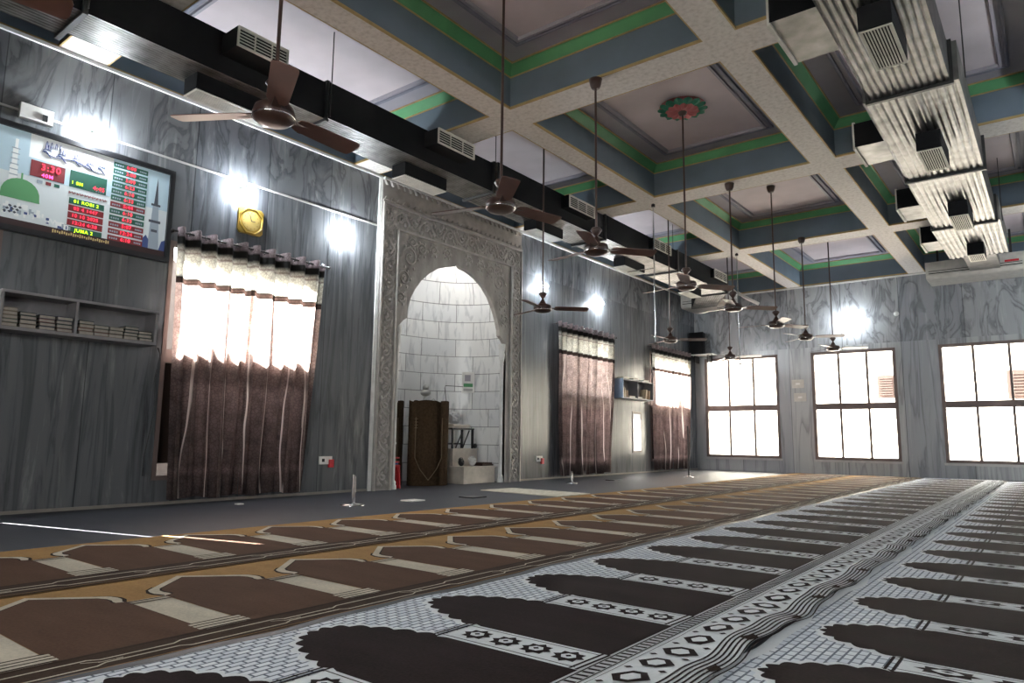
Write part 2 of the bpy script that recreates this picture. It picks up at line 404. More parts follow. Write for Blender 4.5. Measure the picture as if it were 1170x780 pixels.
# thin white trims
mb = MB().box((0, YB, ZT-.045), (.03, 6.39, ZT-.012), 'white_trim').box((0, 9.66, ZT-.045), (.03, YF, ZT-.012), 'white_trim').box((.03, YF-.03, ZT-.045), (XR, YF, ZT-.012), 'white_trim'); struct(mb, 'trim_2')
struct(MB().box((0, YB, 3.685), (.015, 6.33, 3.705), 'grey_trim'), 'trim_3')
mb = MB().box((0, YB, 0), (.012, 6.34, .03), 'base_trim').box((0, 9.68, 0), (.012, YF, .03), 'base_trim'); struct(mb, 'baseboard_left')

# beams and coffers
BX = [(2.43, 2.73), (5.04, 5.35), (7.65, 7.96)]
BY = [(-1.38, -1.0), (2.25, 2.68), (5.90, 6.33), (9.53, 9.97), (13.20, 13.62)]
def beam(name, a, b):
    mb = MB().box((a[0], a[1], ZT), (b[0], b[1], ZC), 'coffer_blue', mb='beam_cream'); return struct(mb, name)
for a, b in BX: beam('ceiling_beam', (a, YB, 0), (b, YF, 0))
xs = [-.03]+[v for p in BX for v in p]+[XR]; ys = [YB]+[v for p in BY for v in p]+[YF]
for a, b in BY:
    for i in range(0, len(xs), 2): beam('ceiling_beam', (xs[i], a, 0), (xs[i+1], b, 0))
def ring(mb, x0, x1, y0, y1, prof, m):
    """sweep an (inset, z) profile round a rectangle"""
    n = len(prof)
    vs = []
    for (d, z) in prof: vs += [(x0+d, y0+d, z), (x1-d, y0+d, z), (x1-d, y1-d, z), (x0+d, y1-d, z)]
    fs = [(i*4+k, i*4+(k+1) % 4, (i+1)*4+(k+1) % 4, (i+1)*4+k) for i in range(n-1) for k in range(4)]
    mb.mesh(vs, fs, m)
for i in range(0, len(xs), 2):
    for j in range(0, len(ys), 2):
        x0, x1, y0, y1 = xs[i], xs[i+1], ys[j], ys[j+1]
        mb = MB()
        ring(mb, x0, x1, y0, y1, [(-.002, ZT), (.014, ZT), (.014, ZT+.028), (0, ZT+.028)], 'coffer_yellow')
        ring(mb, x0, x1, y0, y1, [(0, ZC-.118), (.012, ZC-.118), (.012, ZC-.105), (0, ZC-.105)], 'coffer_yellow')
        ring(mb, x0, x1, y0, y1, [(0, ZC-.105), (.01, ZC-.1), (.085, ZC-.02), (.10, ZC-.015)], 'coffer_green')
        ring(mb, x0, x1, y0, y1, [(.10, ZC-.015), (.115, ZC-.018), (.115, ZC-.001)], 'coffer_yellow')
        ring(mb, x0, x1, y0, y1, [(.36, ZC), (.36, ZC-.03), (.38, ZC-.035), (.40, ZC-.03), (.40, ZC-.012)], 'coffer_grey_dark')
        ring(mb, x0, x1, y0, y1, [(.40, ZC-.012), (.43, ZC-.012), (.43, ZC-.04), (.46, ZC-.04), (.47, ZC-.005)], 'coffer_grey')
        mb.face([(x0+.47, y0+.47, ZC-.004), (x0+.47, y1-.47, ZC-.004), (x1-.47, y1-.47, ZC-.004), (x1-.47, y0+.47, ZC-.004)], 'coffer_panel')
        struct(mb, 'ceiling_coffer')

# ------------------------------------------------------------------ windows
def portal(loc, rot, sx, sy):
    l = bpy.data.lights.new('window_daylight', 'AREA'); l.shape = 'RECTANGLE'; l.size = sx; l.size_y = sy
    l.cycles.is_portal = True
    o = bpy.data.objects.new('window_daylight', l); COL.objects.link(o); o.location = loc; o.rotation_euler = rot
wn = 0
def window(u0, u1, z0, z1, wall, cols=3, mid=True):
    """framed glazed window set in an opening: wall 'F', 'L' or 'R'"""
    global wn; wn += 1
    def bx(m, ua, ub, za, zb, d0, d1, mat):
        if wall == 'F': m.box((ua, YF+d0, za), (ub, YF+d1, zb), mat)
        elif wall == 'L': m.box((-d1, ua, za), (-d0, ub, zb), mat)
        else: m.box((ua, YB-d1, za), (ub, YB-d0, zb), mat)
    f = MB(); t = .045 if wall == 'L' else .065
    bx(f, u0, u1, z0, z0+t, -.01, .10, 'brown_frame'); bx(f, u0, u1, z1-t, z1, -.01, .10, 'brown_frame')
    bx(f, u0, u0+t, z0+t, z1-t, -.01, .10, 'brown_frame'); bx(f, u1-t, u1, z0+t, z1-t, -.01, .10, 'brown_frame')
    cuts = [u0+(u1-u0)*k/cols for k in range(1, cols)]
    for c in cuts: bx(f, c-.024, c+.024, z0+t, z1-t, .02, .07, 'brown_frame')
    if mid: bx(f, u0+t, u1-t, 1.48, 1.62, .0, .09, 'brown_frame')
    if wall == 'F': bx(f, u0-.03, u1+.03, z0-.05, z0, -.03, .05, 'grey_trim')
    w = struct(f, 'window_%d' % wn)
    if wall == 'L' and u0 < 1: globals()['SLIT'] = w
    if wall == 'L' and 3 < u0 < 4: globals()['WIN1'] = w
    g = MB(); bx(g, u0+.03, u1-.03, z0+.03, z1-.03, .043, .047, 'glass') if u1-u0 > 1 else bx(g, u0+.02, u1-.02, z0+.02, z1-.02, -.006, 0, 'frosted'); g.build('window_glass', parent=w)
    uc, zc = (u0+u1)/2, (z0+z1)/2
    if wall == 'F': portal((uc, YF+.25, zc), (-PI/2, 0, 0), u1-u0, z1-z0)
    elif wall == 'L': portal((-.25, uc, zc), (0, -PI/2, 0), z1-z0, u1-u0)
    else: portal((uc, YB-.25, zc), (PI/2, 0, 0), u1-u0, z1-z0)
for a in FWN: window(*a, 'F')
for a in LW: window(*a, 'L', cols=1 if a[1]-a[0] < 1 else 3, mid=a[0] > 2 and a[1]-a[0] > 1)
for a in BWH: window(*a, 'B')

sh_ = MB().box((-.16, .36, .34), (-.13, 1.80, 2.79), 'brown_frame').box((-.16, 1.832, .34), (-.13, 1.96, 2.79), 'brown_frame'); sh_.build('sun_slit_mask', parent=SLIT)  # unseen panels added to narrow the sun to a thin floor streak
MB().box((-.12, 3.515, .42), (-.095, 3.80, 1.48), 'outside_wood').build('light_block_panel', parent=WIN1)  # added dark panel, blocks light at the near curtain's lower left edge

# outside: ground, added sun-blocking wall, building
struct(MB().box((-30, -20, -.6), (45, 45, -.5), 'outside_ground'), 'ground')
mb = MB()  # added wall, heights set by where sun should reach the left windows
mb.box((-2.2, -6, -.5), (-2.0, 2.2, 2.05), 'sun_block_wall').box((-2.2, 2.2, -.5), (-2.0, 8.3, 2.99), 'sun_block_wall')
mb.box((-6.2, 8.3, -.5), (-2.0, 12.2, 4.6), 'sun_block_wall').box((-2.2, 12.2, -.5), (-2.0, 12.9, 3.0), 'sun_block_wall').box((-2.2, 14.15, -.5), (-2.0, 16.7, 3.0), 'sun_block_wall')
random.seed(21)
yy = 2.2
while yy < 16.6:          # added jagged top, breaks up the sun cutoff on the curtains
    w_ = random.uniform(.03, .09); h_ = abs(random.gauss(0, .13))
    if not 8.1 < yy < 14.2: mb.box((-2.2, yy, 2.99), (-2.0, yy+w_, 2.86+h_+.14), 'sun_block_wall')
    yy += w_
struct(mb, 'outside_sun_block')
bl = empty('neighbouring_building', (5, 24, -.5), 'pale sunlit house front seen through the far windows with two dark brown shutters', 'building')
mb = MB().box((-6, 24, -.5), (20, 30, 7.5), 'outside_plaster').box((-6, 23.85, 3.4), (20, 24, 3.55), 'outside_plaster'); mb.build('facade', parent=bl, off=(5, 24, -.5))
for (a, b, z0, z1) in ((3.08, 3.56, 2.10, 2.80), (6.36, 7.15, 2.0, 2.80)):
    mb = MB(); mb.box((a, 23.93, z0), (b, 24.0, z1), 'outside_wood')
    for k in range(8): mb.box((a+.06, 23.9, z0+.08+k*(z1-z0-.12)/8), (b-.06, 23.93, z0+.12+k*(z1-z0-.12)/8), 'outside_wood')
    mb.build('shutter', parent=bl, off=(5, 24, -.5))

# ------------------------------------------------------------------ mihrab
def vine(mb, p0, p1, side, amp, step, m='carved_smooth', x=.058, r=.016):
    """carved scrolling stem with leaves between two (y, z) points"""
    d = Vector((p1[0]-p0[0], p1[1]-p0[1])); L = d.length; d /= L; nrm = Vector((-d.y, d.x))
    n = max(1, round(L/step)); N = n*10
    path = []
    for i in range(N+1):
        t = L*i/N; o = amp*math.sin(PI*t/(L/n))
        q = Vector(p0)+d*t+nrm*o; path.append((x, q.x, q.y))
    mb.tube(path, r, m, 5)
    for k in range(n):
        tc = L*(k+.5)/n; s = 1 if k % 2 == 0 else -1
        c = Vector(p0)+d*tc+nrm*(-s*amp*.15)
        sp = []
        for i in range(15):
            a = i/14*3.6*PI/1.6; rr = amp*.75*(1-i/17)
            q = c+d*(math.cos(a*s)*rr*.9)+nrm*(math.sin(a*s)*rr)
            sp.append((x, q.x, q.y))
        mb.tube(sp, [r*.9]*8+[r*1.2]*4+[r*1.9]*3, m, 5)
        for sgn in (-1, 1):
            for (du_, dn_, rr_) in ((.36, .85, .030), (.16, .95, .022), (.46, .35, .020), (.30, -.55, .022), (.42, -.95, .024)):
                q = c+d*(sgn*L/n*du_)+nrm*(s*amp*dn_)
                mb.sphere((x, q.x, q.y), rr_, m, 6, 4, (.6, 1.0, 1.5))
mi = empty('carved_mihrab_surround', (0, 8, 0), 'tall carved grey marble surround framing the arched prayer niche', 'mihrab')
OFFM = (0, 8, 0)
arcL = [(6.76, 0), (6.76, 2.14), (6.79, 2.33), (6.86, 2.40), (6.94, 2.45), (6.93, 2.55), (6.99, 2.74), (7.08, 2.90), (7.20, 3.05), (7.36, 3.19), (7.56, 3.31), (7.78, 3.38), (7.93, 3.42), (8.0, 3.48)]
arcR = [(8.07, 3.42), (8.25, 3.40), (8.45, 3.33), (8.64, 3.22), (8.80, 3.07), (8.92, 2.90), (9.01, 2.72), (9.07, 2.55), (9.08, 2.45), (9.15, 2.41), (9.22, 2.34), (9.25, 2.14), (9.25, 0)]
arc = arcL+arcR
mb = MB()
Y0, Y1 = 6.38, 9.66
# face panel round the arch, as strips from the arch outline to the outer frame
x1 = .045
top = 3.70
def strip(pts, x):
    for (a, b) in zip(pts[:-1], pts[1:]):
        if abs(a[0]-b[0]) < 1e-6: continue
        mb.face([(x, a[0], a[1]), (x, b[0], b[1]), (x, b[0], top), (x, a[0], top)], 'carved_stone')
strip(arc, x1)
for a, b in zip(arc[:-1], arc[1:]):      # reveal of the arch
    mb.face([(x1, a[0], a[1]), (x1, b[0], b[1]), (-.03, b[0], b[1]), (-.03, a[0], a[1])], 'carved_smooth')
mb.box((0, 6.70, 0), (x1, 6.76, top), 'carved_stone').box((0, 9.25, 0), (x1, 9.37, top), 'carved_stone')
mb.build('arch_panel', parent=mi, off=OFFM)
mb = MB()
mb.box((0, Y0, 0), (.05, 6.70, 4.06), 'carved_stone').box((0, 9.37, 0), (.05, Y1, 4.06), 'carved_stone').box((0, 6.70, top), (.05, 9.37, 4.06), 'carved_stone')
for a in (6.39, 6.68): mb.box((.05, a, 0), (.085, a+.025, 3.72 if a > 6.5 else 4.05), 'carved_smooth')
for a in (9.36, 9.63): mb.box((.05, a, 0), (.085, a+.025, 3.72 if a < 9.5 else 4.05), 'carved_smooth')
mb.box((.05, 6.68, 3.70), (.085, 9.385, 3.725), 'carved_smooth').box((.05, 6.40, 4.03), (.085, 9.655, 4.055), 'carved_smooth')
mb.build('border_frame', parent=mi, off=OFFM)
mb = MB()
vine(mb, (6.55, .06), (6.55, 3.98), 1, .09, .24); vine(mb, (9.51, .06), (9.51, 3.98), 1, .085, .24); vine(mb, (6.62, 3.88), (9.45, 3.88), 1, .10, .25)
mb.build('carved_vine', parent=mi, off=OFFM)
for s in (-1, 1):
    mb = MB()
    for (dy, z, a) in ((1.05, 3.35, .16), (.80, 3.52, .10), (1.15, 3.02, .12), (.55, 3.56, .08), (1.2, 2.72, .09), (1.0, 3.58, .08), (.25, 3.58, .07)):
        c = (7.99+s*dy, z); sp = []
        for i in range(22):
            t = i/21*4.2*PI/1.4; rr = a*(1-i/26); sp.append((.052, c[0]+s*math.cos(t)*rr, c[1]+math.sin(t)*rr))
        mb.tube(sp, .015, 'carved_smooth', 5); mb.sphere((.052, c[0], c[1]), a*.22, 'carved_smooth', 8, 4, (.4, 1, 1))
        for k in range(6):
            t = k*PI/3; mb.sphere((.05, c[0]+math.cos(t)*a*1.12, c[1]+math.sin(t)*a*1.12), .024, 'carved_smooth', 6, 4, (.5, 1, 1.2))
    mb.build('spandrel_scroll', parent=mi, off=OFFM)
mb = MB()
mb.box((0, Y0, 4.06), (.05, Y1, 4.40), 'carved_smooth').box((0, Y0, 4.38), (.09, Y1, 4.415), 'white_trim').box((0, Y0-.0, 4.06), (.075, Y1, 4.085), 'carved_smooth')
for zz, s_ in ((4.375, -1), (4.09, 1)):
    for k in range(28):
        y = Y0+.06+k*.117; mb.prism([(y-.042, zz), (y+.042, zz), (y+.02, zz+s_*.045), (y, zz+s_*.06), (y-.02, zz+s_*.045)], 'x', .05, .085, 'carved_smooth')
mb.build('cornice', parent=mi, off=OFFM)
mb = MB().box((0, 6.345, 0), (.03, 6.36, 4.42), 'white_trim').box((0, 6.365, 0), (.04, 6.38, 4.42), 'white_trim'); mb.build('edge_strip', parent=mi, off=OFFM)
for yy in (6.80, 9.20):
    mb = MB().lathe([(.055, 0), (.055, .05), (.045, .07), (.05, .1), (.03, .13), (.03, .62), (.038, .64), (.03, .66), (.03, 1.20), (.038, 1.23), (.03, 1.26), (.03, 1.95), (.036, 1.97), (.03, 2.0), (.05, 2.08), (.055, 2.14), (.045, 2.18), (.06, 2.24), (.06, 2.32)], (.0, yy, 0), 'stone_white', 14)
    mb.build('slender_column', parent=mi, off=OFFM)
# niche: half-elliptical tiled wall with half dome
mb = MB(); N = 28; cy, ry, rx = 8.0, 1.27, 1.05; uvs = []
zs = [0, 3.0]+[3.0+1.1*math.sin(k*PI/16) for k in range(1, 9)]

for j, z in enumerate(zs):
    sc = 1 if j < 2 else max(.02, math.cos((j-1)*PI/16)); u = 0; last = None
    base = [(-.002, cy-ry)]+[(-.2-rx*math.sin(PI*i/N), cy-ry*math.cos(PI*i/N)) for i in range(N+1)]+[(-.002, cy+ry)]
    for (bx_, by_) in base:
        if last: u += math.hypot(bx_-last[0], by_-last[1])
        last = (bx_, by_); mb.v.append((-.2+(bx_+.2)*sc if bx_ < -.2 else bx_, cy+(by_-cy)*sc, z)); uvs.append((u, z if j < 2 else 3.0+(j-1)*.17))
for j in range(len(zs)-1):
    for i in range(N+2): mb.f.append([j*(N+3)+i, j*(N+3)+i+1, (j+1)*(N+3)+i+1, (j+1)*(N+3)+i]); mb.m.append(mb.mi('niche_tiles')); mb.sm.append(True)
mb.uv = uvs; struct(mb, 'wall_niche')

# ------------------------------------------------------------------ bulbs
nb = 0
def bulb(x, y, z, d, label, glow='bulb_glow'):
    o = empty('wall_bulb', (x, y, z), label, 'light bulb', 'white bulbs on the walls')
    dx, dy = d
    mb = MB().tube([(x, y, z), (x+dx*.05, y+dy*.05, z-.005), (x+dx*.085, y+dy*.085, z-.02)], [.028, .024, .02], 'white_plastic', 10)
    mb.build('holder', parent=o, off=(x, y, z))
    c = (x+dx*.125, y+dy*.125, z-.045)
    mb = MB().sphere(c, .032, glow, 10, 6, (1, 1, 1.2)); mb.build('bulb', parent=o, off=(x, y, z))
for (y, z, l) in ((2.61, 3.68, 'glowing white bulb above the prayer time board'), (4.24, 3.60, 'glowing white bulb above the gold clock'), (5.74, 3.45, 'glowing white bulb between the near curtain and the carved niche'),
                  (10.33, 3.57, 'glowing white bulb just right of the carved niche'), (12.34, 3.57, 'glowing white bulb above the right half of the middle curtain')):
    bulb(0, y, z, (1, 0), l)
bulb(3.77, YF, 3.52, (0, -1), 'glowing white bulb on the far wall above the middle window')
bulb(9.0, YF, 3.52, (0, -1), 'glowing white bulb on the far wall right of the air conditioner')
for k_, yp in enumerate((.6, 7.9, 14.9)):
    struct(MB().box((8.55, yp-.22, 0), (8.99, yp+.22, ZT), 'marble_far').box((8.52, yp-.25, 0), (9.02, yp+.25, .12), 'grey_trim'), 'pillar_%d' % (k_+1))  # out-of-view pillars and bulbs added to light the right-hand ceiling bays
    bulb(8.55, yp, 3.6, (-1, 0), 'unseen white bulb added with the '+('pillar nearest the back wall', 'middle pillar', 'pillar nearest the far wall')[k_])
for yb_, nm in ((4.2, 'nearer the back'), (11.4, 'nearer the far wall')): bulb(XR, yb_, 3.6, (-1, 0), 'unseen white bulb added on the right wall, '+nm)  # out-of-view bulbs added to brighten the bays on the right
bulb(-.23, 7.5, 3.72, (-1, 0), 'white bulb hidden inside the top of the niche, left one', 'niche_glow')
bulb(-.23, 8.5, 3.72, (-1, 0), 'white bulb hidden inside the top of the niche, right one', 'niche_glow')

# ------------------------------------------------------------------ ducts
def ribbed(mb, x0, x1, ya, yb, z0, z1, x0b=None, x1b=None, side='duct_metal'):
    """one duct section with ribs running along it underneath"""
    x0b = x0 if x0b is None else x0b; x1b = x1 if x1b is None else x1b
    n = 12; bot0 = []; bot1 = []; nv = n*8
    for k in range(nv+1):
        t = k/nv; dz = .016*max(0, math.sin(2*PI*n*t))**.8
        bot0.append((x0+(x1-x0)*t, ya, z0+dz)); bot1.append((x0b+(x1b-x0b)*t, yb, z0+dz))
    mb.mesh(bot0+bot1, [(k, nv+1+k, nv+2+k, k+1) for k in range(nv)], 'duct_metal', True)
    mb.face([(x0, ya, z0), (x0, ya, z1), (x0b, yb, z1), (x0b, yb, z0)], side); mb.face([(x1, ya, z0), (x1b, yb, z0), (x1b, yb, z1), (x1, ya, z1)], side)
    mb.face([(x0, ya, z1), (x1, ya, z1), (x1b, yb, z1), (x0b, yb, z1)], 'duct_metal')
    mb.face([(x0, ya, z0), (x1, ya, z0), (x1, ya, z1), (x0, ya, z1)], 'duct_metal'); mb.face([(x0b, yb, z0), (x0b, yb, z1), (x1b, yb, z1), (x1b, yb, z0)], 'duct_metal')
def flange(mb, x0, x1, y, z0, z1, t=.03):
    mb.box((x0-t, y-.02, z0-t), (x1+t, y+.02, z0), 'duct_dark').box((x0-t, y-.02, z1), (x1+t, y+.02, z1+t*.6), 'duct_dark').box((x0-t, y-.02, z0), (x0, y+.02, z1), 'duct_dark').box((x1, y-.02, z0), (x1+t, y+.02, z1), 'duct_dark')
def grille(mb, a0, a1, b0, b1, put, n):
    """bars: put(mb, a0, a1, b0, b1, depth0, depth1, mat)"""
    t = .015
    put(mb, a0, a1, b0, b0+t, 0, .02, 'grille_white'); put(mb, a0, a1, b1-t, b1, 0, .02, 'grille_white')
    put(mb, a0, a0+t, b0+t, b1-t, 0, .02, 'grille_white'); put(mb, a1-t, a1, b0+t, b1-t, 0, .02, 'grille_white')
    for k in range(1, n):
        a = a0+(a1-a0)*k/n; put(mb, a-.005, a+.005, b0+t, b1-t, .004, .016, 'grille_white')
def outlet_bottom(par, off, x0, x1, y0, y1, z0, z1):
    mb = MB().box((x0, y0, z0+.012), (x1, y1, z1), 'duct_neck'); o = mb.build('outlet', parent=par, off=off)
    g = MB(); grille(g, x0, x1, y0, y1, lambda m, a, b, c, d, e, f, mt: m.box((a, c, z0-.010+e*.4), (b, d, z0-.001), mt), 11); g.build('grille', parent=o, off=off)
def outlet_side(par, off, x0, x1, y0, y1, z0, z1, s):
    mb = MB().box((x0, y0, z0), (x1, y1, z1), 'duct_neck'); o = mb.build('outlet', parent=par, off=off)
    xe = x1 if s > 0 else x0
    g = MB(); grille(g, y0, y1, z0, z1, lambda m, a, b, c, d, e, f, mt: m.box((xe+s*e, a, c), (xe+s*f, b, d), mt), 12 if s < 0 else 3)
    if s > 0:
        for k in range(6):
            z = z0+.02+(z1-z0-.04)*k/5; g.box((xe+.003, y0+.015, z-.004), (xe+.012, y1-.015, z+.004), 'grille_white')
    g.build('grille', parent=o, off=off)
# left
OL = (1.4, 8, 4.0)
dl = empty('air_duct', OL, 'long ribbed galvanised air duct running along the left wall above the niche', 'air duct', 'galvanised air ducts')
secs = [(-4, -1.0, 1.1, 1.62), (-1.0, 1.9, 1.1, 1.62), (1.9, 4.2, 1.18, 1.62), (4.2, 6.9, 1.16, 1.66), (6.9, 9.7, 1.12, 1.74), (9.7, 12.4, 1.12, 1.78), (12.4, 14.9, 1.1, 1.80)]
for (a, b, x0, x1) in secs:
    mb = MB(); ribbed(mb, x0, x1, a, b, 4.0, 4.40, side='black_matte'); mb.build('duct_section', parent=dl, off=OL)
    mb = MB(); flange(mb, x0, x1, b, 4.0, 4.40); mb.build('flange', parent=dl, off=OL)
mb = MB(); ribbed(mb, 1.1, 1.80, 14.9, 16.35, 4.0, 4.40, .35, 1.0, side='black_matte'); mb.build('end_reducer', parent=dl, off=OL)
for y0, y1 in ((.2, .95), (2.9, 3.72), (5.48, 6.2), (8.15, 8.87), (10.87, 11.64), (13.6, 14.3)): outlet_bottom(dl, OL, 1.24, 1.47, y0, y1, 3.84, 4.0)
for y0, y1 in ((.3, 1.0), (3.03, 3.55), (5.60, 6.25), (8.42, 9.14), (11.2, 11.9), (14.02, 14.72)): outlet_side(dl, OL, 1.62, 1.88, y0, y1, 4.17, 4.36, 1)
# right
ORR = (6.55, 8, 4.0)
dr = empty('air_duct', ORR, 'wide ribbed galvanised air duct hanging under the right-hand ceiling bays', 'air duct', 'galvanised air ducts')
secs = [(-4, .5, 6.2, 6.9), (.5, 3.9, 6.2, 6.9), (3.9, 7.14, 6.2, 6.87), (7.14, 9.72, 6.14, 6.94), (9.72, 12.2, 6.12, 6.91)]
for (a, b, x0, x1) in secs:
    mb = MB(); ribbed(mb, x0, x1, a, b, 4.0, 4.38); mb.build('duct_section', parent=dr, off=ORR)
    mb = MB(); flange(mb, x0, x1, b, 4.0, 4.38); mb.build('flange', parent=dr, off=ORR)
mb = MB(); ribbed(mb, 6.08, 6.96, 12.2, 14.4, 4.0, 4.38, 6.10, 6.96); mb.build('end_section', parent=dr, off=ORR)
MB().box((6.25, 14.4, 4.16), (6.75, 16.37, 4.36), 'duct_metal').build('connector', parent=dr, off=ORR)
for y0, y1 in ((2.7, 3.4), (5.46, 6.14), (8.20, 8.90), (10.9, 11.7), (13.4, 13.9)): outlet_bottom(dr, ORR, 6.44, 6.67, y0, y1, 3.80, 4.0)
for y0, y1 in ((2.6, 3.3), (5.35, 6.1), (8.35, 9.0), (11.0, 11.7), (13.2, 13.85)):
    mb = MB().box((5.82, y0, 4.06), (6.2, y1, 4.34), 'duct_metal').box((5.80, y0, 4.04), (5.83, y1, 4.36), 'grille_white'); mb.face([(5.82, y0-.002, 4.06), (6.2, y0-.002, 4.06), (6.2, y0-.002, 4.34), (5.82, y0-.002, 4.34)], 'duct_neck'); mb.build('side_outlet', parent=dr, off=ORR)
# hangers
for y in (1.9, 4.2, 6.9, 12.4): MB().tube([(1.70, y, 4.0), (1.70, y, ZC)], .006, 'dark_metal', 5).build('hanger_rod', parent=dl, off=OL)
for y in (3.9, 7.1, 12.2): MB().tube([(6.99, y, 3.98), (6.99, y, ZC)], .006, 'dark_metal', 5).build('hanger_rod', parent=dr, off=ORR)

# ------------------------------------------------------------------ air conditioners
def ac(x0, x1, y0, y1, z0, z1, label, red):
    c = ((x0+x1)/2, (y0+y1)/2, z0); o = empty('air_conditioner', c, label, 'air conditioner', 'ducted air conditioners on the far wall')
    r = .07; prof = [(y0+r, z0), (y1, z0), (y1, z1), (y0, z1), (y0, z0+r), (y0+.02, z0+.025)]
    mb = MB(); vs = [(x0, y, z) for y, z in prof]+[(x1, y, z) for y, z in prof]; n = len(prof)
    mb.mesh(vs, [tuple(range(n)), tuple(range(n, 2*n))[::-1]]+[(k, n+k, n+(k+1) % n, (k+1) % n) for k in range(n)], 'ac_white'); mb.build('housing', parent=o, off=c)
    mb = MB(); mb.box((x0+.05, y0-.012, z0+.10), (x1-.05, y0, z0+.115), 'dark_slot').box((x0+.05, y0-.01, z1-.2), (x1-.05, y0, z1-.19), 'dark_slot'); mb.build('panel_seam', parent=o, off=c)
    if red: mb = MB().box((x1-.33, y0-.012, z0+.17), (x1-.10, y0, z0+.21), 'red_plastic'); mb.build('red_badge', parent=o, off=c)
    for xx in (x0+.2, x1-.24): MB().box((xx, y0+.1, z1), (xx+.04, y0+.14, ZC), 'dark_metal').build('hanging_bracket', parent=o, off=c)
    return o, c
ac(5.47, 7.15, 16.42, 17.25, 4.10, 4.45, 'white ceiling air conditioner with red mark at the end of the right duct', True)
o, c = ac(.03, 1.20, 16.42, 17.25, 4.06, 4.42, 'white air conditioner in the far left corner with pipes', False)
mb = MB().tube([(1.2, 16.5, 4.3), (1.5, 16.5, 4.3), (1.75, 16.55, 4.12), (1.95, 16.6, 4.0)], .04, 'white_plastic', 10).tube([(1.2, 16.6, 4.36), (1.35, 16.6, 4.42), (1.45, 16.6, 4.3), (1.4, 16.6, 4.2)], .025, 'white_plastic', 8); mb.build('pipe', parent=o, off=c)

# ------------------------------------------------------------------ fans
def make_fan(top, zf):
    o = empty('ceiling_fan', (0, 0, zf), '', 'ceiling fan', 'brown ceiling fans')
    MB().tube([(0, 0, .05), (0, 0, top-zf)], .012, 'brown_metal', 8).build('rod', parent=o)
    MB().lathe([(.0, .0), (.04, .0), (.055, .03), (.07, .10), (.012, .12)], (0, 0, top-zf-.12), 'brown_metal', 14).build('top_canopy', parent=o)
    MB().lathe([(.012, .13), (.05, .06), (.062, .05), (.115, .035), (.125, 0), (.125, -.03), (.10, -.055), (.05, -.065), (.0, -.066)], (0, 0, 0), 'brown_metal', 22).build('motor', parent=o)
    MB().lathe([(.1255, -.026), (.129, -.030), (.1255, -.034)], (0, 0, 0), 'chrome', 22).build('chrome_ring', parent=o)
    MB().lathe([(.012, .22), (.045, .215), (.06, .19), (.03, .15), (.012, .13)], (0, 0, 0), 'brown_metal', 14).build('lower_cup', parent=o)
    for k in range(3):
        a = k*2*PI/3; ca, sa = math.cos(a), math.sin(a)
        mb = MB(); R = lambda u, v, z: (u*ca-v*sa, u*sa+v*ca, z)
        prof = [(.16, .045), (.20, .062), (.40, .068), (.60, .072), (.62, .066), (.63, .04)]
        vs = []; n = len(prof)
        for zz in (0, -.006):
            for s in (-1, 1):
                for (u, w) in prof: vs.append(R(u, s*w, zz-s*.012*(w/.06)-.004*(u-.1)))
        fs = []
        for i in range(n-1):
            fs += [(i, i+1, n+i+1, n+i), (2*n+i, 3*n+i, 3*n+i+1, 2*n+i+1), (i, 2*n+i, 2*n+i+1, i+1), (n+i, n+i+1, 3*n+i+1, 3*n+i)]
        fs += [(n-1, 3*n-1, 4*n-1, 2*n-1), (0, n, 3*n, 2*n)]
        mb.mesh(vs, fs, 'brown_blade'); bl = mb.build('blade', parent=o)
        mb = MB(); vs = [R(.10, -.03, -.012), R(.24, -.02, -.004), R(.24, .02, -.004), R(.10, .03, -.012)]
        mb.mesh(vs+[(v[0], v[1], v[2]+.008) for v in vs], [(3, 2, 1, 0), (4, 5, 6, 7), (0, 1, 5, 4), (1, 2, 6, 5), (2, 3, 7, 6), (3, 0, 4, 7)], 'brown_metal'); mb.build('blade_arm', parent=bl)
    return o
fans = [
 ((3.885, .45), ZC, 2.64, 80, 'brown ceiling fan of which only one blade shows at the top left edge'),
 ((3.83, 2.23), ZT, 2.64, 92, 'large brown ceiling fan in front of the wall left of the niche'),
 ((3.90, 4.32), ZC, 2.64, 76, 'brown ceiling fan hanging in front of the top of the carved niche'),
 ((3.885, 5.87), ZT, 2.62, 50, 'brown ceiling fan hanging from the crossing beam just right of the niche'),
 ((3.93, 7.93), ZC, 2.62, 50, 'brown ceiling fan hanging from the pink and green ceiling flower'),
 ((3.90, 9.58), ZT, 2.61, 42, 'brown ceiling fan with chrome ring hanging under the second cross beam'),
 ((3.93, 11.4), ZC, 2.61, 62, 'brown ceiling fan hanging in the bay above the first and second far windows'),
 ((3.95, 13.0), ZT, 2.60, 15, 'brown ceiling fan hanging from the last cross beam'),
 ((3.97, 14.85), ZC, 2.60, 24, 'brown ceiling fan closest to the middle far window'),
 ((1.96, 7.65), ZC, 2.50, 42, 'small dark ceiling fan in front of the two bulbs right of the niche'),
 ((2.03, 11.5), ZC, 2.52, 30, 'dark ceiling fan in front of the black speaker'),
 ((2.03, 14.4), ZC, 2.50, 12, 'dark ceiling fan just above the first far window'),
]
protoC = make_fan(ZC, 2.6); protoT = make_fan(ZT, 2.6)
used = set()
for (x, y), top, zf, a, lab in fans:
    pr = protoC if top == ZC else protoT
    o = pr if id(pr) not in used else copy_tree(pr); used.add(id(pr))
    o.location = (x, y, zf); o.rotation_euler.z = math.radians(a); o['label'] = lab
    # reach exactly to the ceiling
    for ch in [q for q in bpy.data.objects if q.parent == o]:
        if ch.name.startswith('rod'): ch.scale.z = (top-zf)/(top-2.6)
        if ch.name.startswith('top_canopy'): ch.location.z = 2.6-zf

